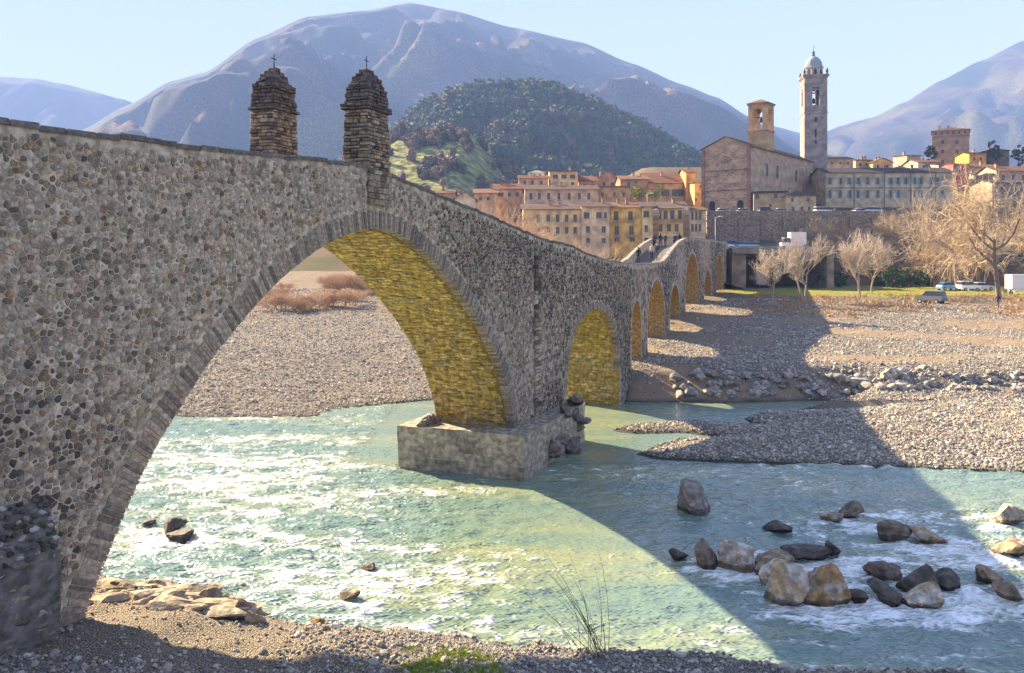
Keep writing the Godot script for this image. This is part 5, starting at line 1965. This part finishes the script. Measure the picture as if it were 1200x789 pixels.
func build_trees() -> void:
	var tan := C(0.38, 0.25, 0.15)
	var upright := {"bark": C(0.36, 0.29, 0.23), "twig": C(0.5, 0.42, 0.33), "wob": 0.12, "up": 0.5, "kids": [3, 2, 1, 2], "spread": 0.66, "shrink": 0.95, "len": 3.6, "rad": 0.12, "most": 4, "stems": 1, "min": 0.017}
	var broad := {"bark": C(0.22, 0.16, 0.11), "twig": C(0.5, 0.38, 0.24), "wob": 0.2, "up": 0.12, "kids": [2, 2, 2, 2], "spread": 0.95, "shrink": 1.05, "len": 3.0, "rad": 0.15, "most": 4, "min": 0.012}
	var g := "leafless trees on the far flats"
	var a := bare_tree("slim bare tree, first past the bridge's far arches", upright, 1301, g)
	var ua := upright.duplicate()
	ua["stems"] = 2
	ua["spread"] = 0.56
	ua["kids"] = [2, 2, 1, 2]
	var b := bare_tree("tall fan-shaped bare tree before the underpass", ua, 1302, g)
	var c := bare_tree("huge golden-twigged bare tree beside the walker", broad, 1303, g)
	var br2 := broad.duplicate()
	br2["spread"] = 0.8
	br2["up"] = 0.3
	var e := bare_tree("broad bare tree in front of the parked white car", br2, 1304, g)
	var fit := func(t: Node3D, px: float, d: float, h: float, turn: float, wide := 1.0) -> void:
		var top_y := 0.0
		for ch in t.get_children():
			top_y = maxf(top_y, (ch as MeshInstance3D).mesh.get_aabb().end.y)
		var s := h / top_y
		t.transform = Transform3D(Basis(Vector3.UP, turn).scaled_local(Vector3(s * wide, s, s * wide)), ground_at(px, d) - Vector3(0, 0.15, 0))
	fit.call(a, 905, 126, 9.4, 0.3)
	fit.call(b, 942, 131, 11.6, 1.0)
	fit.call(c, 1172, 139, 24.0, 2.0, 0.8)
	fit.call(e, 1124, 168, 22.5, 0.7, 0.72)
	var more := [[b, 1008, 144, 12.2, 2.0, "bare multi-stemmed tree right of the fan-shaped one"], [a, 1022, 150, 10.5, 1.2, "second stem-clump of the bare pair on the lawn edge"],
		[e, 930, 194, 10.0, 0.0, "round bare tree growing on the road before the church wall"], [e, 993, 194, 9.0, 1.5, "pinkish bare tree on the road under the monastery wing"], [e, 1063, 194, 10.0, 2.5, "bare tree under the monastery wing's far half"],
		[c, 1215, 160, 19.0, 0.5, "bare tree cut by the picture's edge behind the white truck"], [e, 1098, 186, 14.0, 3.5, "bare tree at the back of the lawn left of the broad one"], [b, 1150, 182, 15.0, 4.0, "upright bare tree between the broad and the huge one"]]
	for m in more:
		var t := copy_of(m[0], m[5], Vector3.ZERO)
		fit.call(t, m[1], m[2], m[3], m[4])
	# bare tan thickets beyond the bridge
	var thick := {"bark": C(0.3, 0.18, 0.11), "twig": C(0.5, 0.34, 0.22), "wob": 0.2, "up": 0.4, "kids": [2, 2, 3], "spread": 0.7, "shrink": 1.0, "len": 2.0, "rad": 0.06, "most": 3, "stems": 6, "min": 0.014}
	var gs := "bare thicket behind the bridge"
	var s1 := bare_tree("bare tan shrub of the thicket between the bridge and the river houses", thick, 1310, gs, "bare_shrub")
	var s2 := bare_tree("bare tan shrub of the thicket between the bridge and the river houses", thick, 1311, gs, "bare_shrub")
	fit.call(s1, 556, 128, 13.0, 0.0)
	fit.call(s2, 570, 140, 14.0, 0.0)
	rng.seed = 1312
	for k in 24:
		var px := 548.0 + k * 8.0 + rng.randf_range(-4, 4)
		var d := rng.randf_range(122.0, 165.0)
		var h := rng.randf_range(0.75, 1.1) * lerpf(15.0, 7.0, clampf((px - 560.0) / 170.0, 0.0, 1.0))
		var t := copy_of([s1, s2][k % 2], "bare tan shrub of the thicket between the bridge and the river houses", Vector3.ZERO)
		fit.call(t, px, d, h, rng.randf() * 6.0)
	# reddish scrub seen through the great arch
	for k in 18:
		var px := rng.randf_range(318.0, 440.0)
		var d := rng.randf_range(112.0, 150.0)
		var t := copy_of([s1, s2][k % 2], "low reddish scrub on the far bank, framed by the great arch", Vector3.ZERO)
		t.set_meta("group", "scrub seen through the great arch")
		fit.call(t, px, d, rng.randf_range(1.6, 3.8), rng.randf() * 6.0, 1.5)
	# evergreen shrubs and trees
	rng.seed = 1320
	var ev := [C(0.035, 0.07, 0.022), C(0.05, 0.09, 0.025), C(0.08, 0.11, 0.03)]
	for q in [[1046, 176, 4.4, 3.6, "dark evergreen bush on the lawn, largest of the hedge"], [1068, 180, 4.6, 4.2, "tall evergreen bush under the street lamp"], [1086, 178, 3.2, 3.0, "rounded evergreen bush at the hedge's far end"], [1032, 182, 3.6, 3.2, "evergreen bush left of the largest one"], [968, 176, 3.8, 3.3, "evergreen bush beside the underpass, left of the pair"], [984, 178, 3.6, 3.0, "evergreen bush beside the underpass, right of the pair"]]:
		var o := ground_at(q[0], q[1])
		var t := thing("evergreen_bush", q[4], "bush", o, 0.0, "evergreen bushes behind the lawn")
		var tb := MB.new()
		tb.tube(Vector3(0, -0.2, 0), Vector3(0, q[2] * 0.5, 0), 0.16, 0.08, 6, C(0.12, 0.08, 0.05))
		put("trunk", tb.mesh(M.wood), t)
		leafy(t, Vector3(0, q[2] * 0.52, 0), Vector3(q[3] * 0.75, q[2] * 0.5, q[3] * 0.7), 34, 60, 0.17, ev)
	for q in [[748, 208, 5.0, "yellow-green tree left of the street lamp among the houses"], [768, 212, 6.5, "yellow-green tree right of the street lamp among the houses"]]:
		var o := at(q[0], 240, q[1])
		var t := thing("citrus_tree", q[3], "tree", o)
		var tb := MB.new()
		tb.tube(Vector3(0, -3, 0), Vector3(0, 2.2, 0), 0.2, 0.12, 6, C(0.15, 0.1, 0.06))
		put("trunk", tb.mesh(M.wood), t)
		leafy(t, Vector3(0, 3.2, 0), Vector3(2.2, 1.9, 2.0), 22, 60, 0.16, [C(0.22, 0.24, 0.06), C(0.14, 0.17, 0.04), C(0.32, 0.28, 0.07)])
	for q in [[1091, 300, 8.0, 3.0, "dark conifer standing left of the castle"], [1164, 326, 9.0, 4.5, "dark leafy tree leaning on the castle's far side"], [1194, 320, 8.0, 4.0, "dark tree at the edge right of the brown flat-roofed house"]]:
		var o := at(q[0], 196, q[1])
		var t := thing("dark_tree", q[4], "tree", o, 0.0, "dark trees by the castle")
		var tb := MB.new()
		tb.tube(Vector3(0, -4, 0), Vector3(0, q[2] * 0.6, 0), 0.3, 0.15, 6, C(0.1, 0.07, 0.05))
		put("trunk", tb.mesh(M.wood), t)
		leafy(t, Vector3(0, q[2] * 0.6, 0), Vector3(q[3] * 0.7, q[2] * 0.5, q[3] * 0.7), 30, 60, 0.26, [C(0.03, 0.05, 0.025), C(0.05, 0.06, 0.03)])
	# dry weeds along the lawn's edge
	rng.seed = 1330
	var mb := MB.new()
	for k in 900:
		var d := rng.randf_range(108.0, 146.0)
		var x := rng.randf_range(0.27, 0.62) * d
		if n1.get_noise_2d(x * 4.0, d * 4.0) < 0.02:
			continue
		blades(mb, Vector3(x, ground_y(x, d) - 0.03, -d), 10, 0.7, 0.9, 0.03, C(0.4, 0.25, 0.12), 0.6)
	tag(put("weeds", mb.mesh(M.leaf)), "dry brown weeds between the gravel and the lawn", "weeds", "", "stuff")

# ---------------------------------------------------------------- vehicles, lamps, people
func make_car(label: String, kind: String, paint: Color, where: Vector3, turn: float, group: String) -> Node3D:
	var root := thing("parked_car" if kind != "truck" else "box_truck", label, "car" if kind != "truck" else "truck", where, turn, group)
	var w := 0.86
	var low := []     # side outline of the body, x along the car
	var cab := []
	match kind:
		"hatch":
			low = [[-1.95, 0.35], [1.95, 0.35], [2.0, 0.62], [1.85, 0.85], [1.0, 0.98], [-1.8, 1.0], [-2.0, 0.7]]
			cab = [[-1.75, 0.99], [0.95, 0.97], [0.3, 1.45], [-1.2, 1.48]]
		"suv", "van":
			low = [[-2.05, 0.45], [2.05, 0.45], [2.1, 0.8], [1.95, 1.05], [1.1, 1.15], [-2.0, 1.15], [-2.1, 0.8]]
			cab = [[-1.98, 1.15], [1.05, 1.14], [0.5, 1.78], [-1.85, 1.8]]
		_:
			low = [[-1.3, 0.5], [3.2, 0.5], [3.25, 1.1], [3.1, 1.3], [2.0, 1.35], [-1.3, 1.35], [-1.35, 0.9]]
			cab = [[1.5, 1.35], [3.05, 1.3], [2.6, 2.2], [1.5, 2.25]]
			w = 1.0
	var ext := func(mb: MB, line: Array, hw: float, top_in: float, col: Color) -> void:
		var ymin := 99.0
		var ymax := -99.0
		for p in line:
			ymin = minf(ymin, p[1]); ymax = maxf(ymax, p[1])
		var L := []
		var R := []
		for p in line:
			var k: float = hw - top_in * (p[1] - ymin) / (ymax - ymin)
			L.append(Vector3(p[0], p[1], -k)); R.append(Vector3(p[0], p[1], k))
		var n := line.size()
		var cl := Vector3.ZERO
		for p in L: cl += p
		cl /= n
		var crr := Vector3(cl.x, cl.y, -cl.z)
		for i in n:
			var j := (i + 1) % n
			mb.quad(L[i], L[j], R[j], R[i], col)
			mb.tri(R[i], R[j], crr, col)
			mb.tri(L[j], L[i], cl, col)
	var b := MB.new()
	ext.call(b, low, w, 0.06, paint)
	put("body", b.mesh(M.paint), root)
	var g := MB.new()
	ext.call(g, cab, w - 0.06, 0.16, C(0.03, 0.035, 0.04))
	var gn := put("windows", g.mesh(M.glass), root)
	var r := MB.new()
	var t0: Array = cab[3]
	var t1: Array = cab[2]
	r.abox(Vector3((t0[0] + t1[0]) / 2, t0[1] + 0.03, 0), Vector3(t1[0] - t0[0] + 0.1, 0.08, w * 2 - 0.36), paint)
	put("car_roof", r.mesh(M.paint), root)
	if kind == "truck":
		var bx := MB.new()
		bx.abox(Vector3(-0.2, 2.2, 0), Vector3(3.2, 2.5, 2.2), paint)
		put("cargo_box", bx.mesh(M.paint), root)
	for sx in ([-1.25, 1.25] if kind != "truck" else [-1.9, 2.4]):
		for sz in [-1, 1]:
			var wb := MB.new()
			wb.lathe(Vector3.ZERO, [Vector2(0.02, -0.1), Vector2(0.33, -0.1), Vector2(0.33, 0.1), Vector2(0.02, 0.1)], 14, C(0.025, 0.025, 0.025))
			var wn := put("wheel", wb.mesh(M.plain), root)
			wn.position = Vector3(sx, 0.33, sz * (w - 0.08))
			wn.rotation.x = PI / 2
			var rm := MB.new()
			rm.lathe(Vector3.ZERO, [Vector2(0.02, -0.115), Vector2(0.2, -0.115), Vector2(0.2, 0.115), Vector2(0.02, 0.115)], 10, C(0.4, 0.4, 0.42))
			put("rim", rm.mesh(M.paint), wn)
	for sz in [-1, 1]:
		var hb := MB.new()
		hb.abox(Vector3(low[2][0] - 0.06, low[2][1] + 0.08, sz * (w - 0.25)), Vector3(0.12, 0.14, 0.3), C(0.7, 0.7, 0.68))
		put("headlight", hb.mesh(M.glass), root)
	return root

func build_vehicles() -> void:
	rng.seed = 1401
	var g := "cars parked on the church terrace"
	var T := 21.5
	for q in [[848, 203, "white hatchback parked at the terrace corner by the church doors", C(0.7, 0.7, 0.7), "hatch", 0.1], [872, 203, "silver hatchback parked under the church's arched doors", C(0.55, 0.56, 0.58), "hatch", 0.1], [898, 204, "black estate car parked before the lean-to annex", C(0.03, 0.03, 0.035), "suv", 0.2], [917, 203, "pale grey hatchback parked before the hip-roofed annex", C(0.6, 0.6, 0.58), "hatch", 0.0], [964, 203, "white van parked at the joint of church and monastery", C(0.8, 0.8, 0.8), "van", 0.15], [984, 204, "dark blue hatchback parked left of two white cars", C(0.04, 0.06, 0.12), "hatch", 0.1], [1007, 203, "white hatchback parked under the monastery's downpipe", C(0.8, 0.8, 0.79), "hatch", 0.4], [1024, 203, "white off-roader parked under the monastery's middle windows", C(0.78, 0.78, 0.77), "suv", 0.3], [1041, 204, "black hatchback parked right of the white off-roader", C(0.04, 0.04, 0.045), "hatch", 0.2], [1060, 204, "dark grey hatchback at the terrace's shaded end", C(0.08, 0.08, 0.09), "hatch", 0.2]]:
		make_car(q[2], q[4], q[3], Vector3((q[0] - 600.0) / 1000.0 * q[1], T, -q[1]), q[5], g)
	g = "traffic on the concrete road bridge"
	for q in [[848, "white hatchback on the road bridge next to the lamp post", C(0.75, 0.75, 0.75), "hatch", 0.0], [862, "blue van on the road bridge", C(0.1, 0.22, 0.45), "van", 0.0], [876, "light blue hatchback on the road bridge", C(0.25, 0.5, 0.65), "hatch", 0.1], [888, "silver hatchback on the road bridge", C(0.6, 0.6, 0.6), "hatch", 0.0], [902, "dark estate car on the road bridge behind the slim tree", C(0.06, 0.06, 0.07), "suv", 0.0]]:
		make_car(q[1], q[3], q[2], Vector3((q[0] - 600.0) / 1000.0 * 180.0, 13.1, -180.0 - 2.0 * sin(q[0])), q[4], g)
	make_car("white box truck on the road bridge among bare branches", "truck", C(0.75, 0.7, 0.68), Vector3(0.331 * 178.0, 13.1, -177.0), PI, "")
	make_car("pale truck parked in the dark underpass", "truck", C(0.55, 0.52, 0.5), Vector3(0.292 * 177.0, ground_y(51.5, 177) + 0.1, -178.0), PI * 0.5, "")
	g = "cars parked on the lawn"
	for q in [[1091, 128, "dark off-roader parked on the gravel below the lawn", C(0.12, 0.13, 0.15), "suv", 2.2], [1111, 162, "blue hatchback parked left of the tree trunk on the lawn", C(0.1, 0.3, 0.5), "hatch", 0.2], [1135, 160, "white off-roader parked right of the tree trunk", C(0.78, 0.78, 0.78), "suv", 0.2], [1151, 162, "silver hatchback parked behind the white off-roader", C(0.55, 0.55, 0.57), "hatch", 0.1]]:
		var o := ground_at(q[0], q[1])
		make_car(q[2], q[4], q[3], o, q[5], g)
	make_car("white box truck half hidden behind the huge bare tree", "truck", C(0.78, 0.77, 0.75), ground_at(1194, 150), 0.0, "")
	# lamp posts
	for q in [[838.5, 178.0, 13.1, 6.6, "white lamp post at the far end of the stone bridge"], [758.5, 204.0, 17.0, 9.5, "grey lamp post among the houses between the yellow-green trees"], [1081, 190.0, 12.8, 7.0, "curved white lamp post above the evergreen bushes"]]:
		var root := thing("street_lamp", q[4], "lamp", Vector3((q[0] - 600.0) / 1000.0 * q[1], q[2], -q[1]))
		var p := MB.new()
		p.tube(Vector3.ZERO, Vector3(0, q[3], 0), 0.12, 0.08, 8, C(0.6, 0.6, 0.58))
		put("pole", p.mesh(M.plain), root)
		var h := MB.new()
		h.tube(Vector3(0, q[3] - 0.05, 0), Vector3(0.9, q[3] + 0.2, 0.2), 0.06, 0.05, 6, C(0.6, 0.6, 0.58))
		put("arm", h.mesh(M.plain), root)
		var l := MB.new()
		l.abox(Vector3(1.1, q[3] + 0.2, 0.22), Vector3(0.8, 0.16, 0.35), C(0.7, 0.7, 0.68))
		put("lamp_head", l.mesh(M.plain), root)

# a walking or standing figure as one skin: tapered capsules joined by a smooth minimum, meshed as surface nets
func body_mesh(bones: Array) -> ArrayMesh:
	var cell := 0.034
	var lo := Vector3(-0.55, -0.03, -0.5)
	var nx := 33
	var ny := 56
	var nz := 30
	var f := PackedFloat32Array()
	f.resize(nx * ny * nz)
	f.fill(1.0)
	var own := PackedInt32Array()
	own.resize(nx * ny * nz)
	for bi in bones.size():
		var b = bones[bi]
		var A: Vector3 = b[0]
		var B: Vector3 = b[1]
		var reach: float = maxf(b[2], b[3]) + 0.1
		var mn := ((A.min(B) - Vector3.ONE * reach - lo) / cell).floor()
		var mx := ((A.max(B) + Vector3.ONE * reach - lo) / cell).ceil()
		var ab := B - A
		var l2 := maxf(ab.length_squared(), 1e-6)
		for z in range(maxi(int(mn.z), 0), mini(int(mx.z) + 1, nz)):
			for y in range(maxi(int(mn.y), 0), mini(int(mx.y) + 1, ny)):
				for x in range(maxi(int(mn.x), 0), mini(int(mx.x) + 1, nx)):
					var p := lo + Vector3(x, y, z) * cell
					var t := clampf((p - A).dot(ab) / l2, 0, 1)
					var d: float = p.distance_to(A + ab * t) - lerpf(b[2], b[3], t)
					var k := (z * ny + y) * nx + x
					var g := f[k]
					if d < g: own[k] = bi
					var h := clampf(0.5 + 0.5 * (g - d) / 0.05, 0, 1)
					f[k] = lerpf(g, d, h) - 0.05 * h * (1 - h)
	var idx := {}
	var pts := PackedVector3Array()
	var cols := PackedColorArray()
	for z in nz - 1:
		for y in ny - 1:
			for x in nx - 1:
				var acc := Vector3.ZERO
				var n := 0
				var c8 := []
				var neg := 0
				for m in 8:
					var v := f[((z + (m >> 2 & 1)) * ny + y + (m >> 1 & 1)) * nx + x + (m & 1)]
					c8.append(v)
					if v < 0: neg += 1
				if neg == 0 or neg == 8:
					continue
				for e in [[0, 1], [2, 3], [4, 5], [6, 7], [0, 2], [1, 3], [4, 6], [5, 7], [0, 4], [1, 5], [2, 6], [3, 7]]:
					var a: float = c8[e[0]]
					var b2: float = c8[e[1]]
					if (a < 0) != (b2 < 0):
						var t := a / (a - b2)
						acc += Vector3(e[0] & 1, e[0] >> 1 & 1, e[0] >> 2 & 1).lerp(Vector3(e[1] & 1, e[1] >> 1 & 1, e[1] >> 2 & 1), t)
						n += 1
				idx[(z * ny + y) * nx + x] = pts.size()
				pts.append(lo + (Vector3(x, y, z) + acc / n) * cell)
				cols.append(bones[own[(z * ny + y) * nx + x]][4])
	var mb := MB.new()
	var st := [1, nx, nx * ny]
	for key: int in idx:
		var base := f[key]
		for a in 3:
			var s1: int = st[a]
			if key + s1 >= f.size(): continue
			var nb := f[key + s1]
			if (base < 0) == (nb < 0): continue
			var u: int = st[(a + 1) % 3]
			var w: int = st[(a + 2) % 3]
			if not (idx.has(key - u) and idx.has(key - w) and idx.has(key - u - w)): continue
			var q := [idx[key], idx[key - u], idx[key - u - w], idx[key - w]]
			if base < 0:
				q = [q[0], q[3], q[2], q[1]]
			q.reverse()
			mb.quad(pts[q[0]], pts[q[1]], pts[q[2]], pts[q[3]], cols[q[0]])
	return mb.mesh(M.plain)

func figure(stride: float, arm: float, coat: Color, legs: Color, hair: Color, coat_long := 0.0) -> ArrayMesh:
	var skin := C(0.5, 0.32, 0.23)
	var shoe := C(0.04, 0.035, 0.03)
	var hip := Vector3(0, 0.92, 0)
	var nk := Vector3(0, 1.46, 0.02)
	var bones := [
		[hip, Vector3(0, 1.2, 0), 0.155, 0.16, coat], [Vector3(-0.09, 1.36, 0), Vector3(0.09, 1.36, 0), 0.14, 0.14, coat], [Vector3(0, 1.2, 0), Vector3(0, 1.38, 0), 0.16, 0.14, coat],
		[nk - Vector3(0, 0.05, 0), nk + Vector3(0, 0.08, 0.01), 0.06, 0.06, skin], [Vector3(0, 1.6, 0.03), Vector3(0, 1.66, 0.02), 0.088, 0.1, skin], [Vector3(0, 1.66, -0.03), Vector3(0, 1.7, -0.01), 0.095, 0.088, hair], [Vector3(0, 1.61, 0.11), Vector3(0, 1.6, 0.13), 0.022, 0.02, skin],
	]
	if coat_long > 0.0:
		bones.append([hip, hip - Vector3(0, coat_long, 0), 0.16, 0.2, coat])
	for s in [-1, 1]:
		var f: float = stride * s
		var hp := Vector3(0.095 * s, 0.9, 0)
		var kn := Vector3(0.1 * s, 0.5, f * 0.2 + 0.05)
		var an := Vector3(0.1 * s, 0.09, f * 0.36 - 0.02)
		bones.append_array([[hp, kn, 0.1, 0.066, legs], [kn, an, 0.064, 0.045, legs], [an - Vector3(0, 0.03, 0.04), an + Vector3(0, -0.045, 0.15), 0.045, 0.04, shoe]])
		var sh := Vector3(0.2 * s, 1.39, 0)
		var el := Vector3(0.27 * s, 1.12, -f * 0.14 - 0.02)
		var wr := Vector3(0.26 * s, 0.9 + arm * 0.15, -f * 0.2 + 0.06 + arm * 0.16)
		bones.append_array([[sh, el, 0.068, 0.052, coat], [el, wr, 0.05, 0.036, coat], [wr, wr + Vector3(0, -0.07, 0.03), 0.036, 0.03, skin]])
		for k in 3:
			bones.append([wr + Vector3(0, -0.06, 0.01 + k * 0.025), wr + Vector3(-0.01 * s, -0.14, 0.03 + k * 0.022), 0.017, 0.013, skin])
	return body_mesh(bones)

func build_people() -> void:
	rng.seed = 1501
	var black := C(0.03, 0.03, 0.035)
	var navy := C(0.04, 0.05, 0.1)
	var jean := C(0.07, 0.09, 0.15)
	var P := [figure(0.6, 0.0, black, jean, C(0.04, 0.03, 0.02)), figure(0.35, 1.0, navy, black, C(0.1, 0.06, 0.03), 0.22), figure(0.05, 0.6, C(0.45, 0.38, 0.32), black, C(0.06, 0.04, 0.03)), figure(0.5, 0.3, C(0.06, 0.06, 0.06), C(0.1, 0.09, 0.08), C(0.03, 0.03, 0.03))]
	var g := "people walking over the bridge"
	var spots := [
		[0, 97.5, -3.6, 0.3, "person in black walking alone up the lower slope of the bridge"],
		[2, 100.0, -2.4, 2.9, "person in a pale jacket walking down beside one in dark clothes"],
		[3, 100.6, -1.9, 2.9, "person in dark clothes walking down beside the pale jacket"],
		[1, 113.0, -3.9, 0.2, "person in a dark coat by the far pillar, leftmost of the hump group"],
		[0, 113.5, -3.2, 0.4, "person in black in the hump group, second from the far pillar"],
		[3, 114.5, -2.7, 3.0, "person in charcoal in the hump group, third from the far pillar"],
		[2, 115.5, -1.6, 0.0, "person in a pale jacket at the top of the hump"],
		[1, 114.0, -1.3, 3.1, "person in a navy coat in the hump group next to the pale jacket"],
		[0, 115.0, -0.85, 0.2, "person in black nearest the near pillar of the hump"],
	]
	for s in spots:
		var o := put("person", P[s[0]])
		var ax := axis(s[1])
		o.position = br(s[1], s[2], top(s[1]) - 1.0)
		o.rotation.y = atan2(ax.x, ax.z) + s[3]
		o.scale = Vector3.ONE * (rng.randf_range(0.97, 1.05))
		tag(o, s[4], "person", g)
	var o := put("person", P[0])
	o.position = ground_at(1170, 121)
	o.rotation.y = 2.2
	o.scale = Vector3.ONE * 1.05
	tag(o, "person in black walking on the gravel below the huge bare tree", "person")

# ---------------------------------------------------------------- the scene
func _ready() -> void:
	var cam := Camera3D.new()
	cam.name = "camera"
	cam.projection = Camera3D.PROJECTION_FRUSTUM
	cam.near = 0.2
	cam.far = 20000.0
	cam.size = 0.789 * cam.near
	cam.frustum_offset = Vector2(0, -0.0925 * cam.near)
	cam.position = Vector3(0, EYE, 0)
	add_child(cam)
	cam.current = true
	var env := Environment.new()
	env.tonemap_mode = Environment.TONE_MAPPER_LINEAR
	env.tonemap_exposure = 6.2
	env.background_mode = Environment.BG_SKY
	var sm := ProceduralSkyMaterial.new()
	sm.sky_top_color = Color(0.54, 0.62, 0.81)
	sm.sky_energy_multiplier = 0.57
	sm.sky_horizon_color = Color(0.86, 0.87, 0.9)
	sm.sky_curve = 0.14
	sm.ground_horizon_color = Color(0.6, 0.6, 0.6)
	sm.ground_bottom_color = Color(0.3, 0.29, 0.27)
	sm.sun_angle_max = 30.0
	var sky := Sky.new()
	sky.sky_material = sm
	env.sky = sky
	env.background_energy_multiplier = 1.0
	env.fog_enabled = true
	env.fog_density = 0.0002
	env.fog_light_color = Color(0.6, 0.73, 1.0)
	env.sdfgi_enabled = true
	env.ssao_enabled = true
	env.ssil_enabled = true
	var we := WorldEnvironment.new()
	we.name = "environment"
	we.environment = env
	add_child(we)
	var sun := DirectionalLight3D.new()
	sun.name = "sun"
	sun.light_color = Color(1.0, 0.91, 0.76)
	sun.light_energy = 1.6
	sun.light_angular_distance = 0.6
	sun.shadow_enabled = true
	add_child(sun)
	sun.look_at_from_position(Vector3.ZERO, Vector3(0.73, -1.0 / 1.86, 0.68))
	n1.seed = 5
	n1.frequency = 0.02
	n1.fractal_octaves = 4
	n2.seed = 9
	n2.frequency = 0.02
	n2.fractal_octaves = 3
	n3.seed = 14
	n3.frequency = 0.02
	n3.fractal_octaves = 2
	rng.seed = 20
	materials()
	outlines()
	shores()
	list_splash()
	var t := Time.get_ticks_msec()
	for step in [build_ground, build_water, build_hills, build_town_ground, build_bridge]:
		rng.seed = 100
		step.call()
		print(step.get_method(), " ", Time.get_ticks_msec() - t)
	build_shrine("weathered stone shrine with iron cross on the bridge's far parapet", 31.5, -BW + 0.35, 13.7, 18.75, 1601)
	build_shrine("weathered stone shrine with iron cross rising from the bridge's visible face", 32.05, -0.5, 13.9, 18.5, 1602)
	for step in [build_abutment, build_boulders, build_riprap, build_ledge, build_gravel, build_near_plants, build_town, build_trees, build_vehicles, build_people]:
		step.call()
		print(step.get_method(), " ", Time.get_ticks_msec() - t)
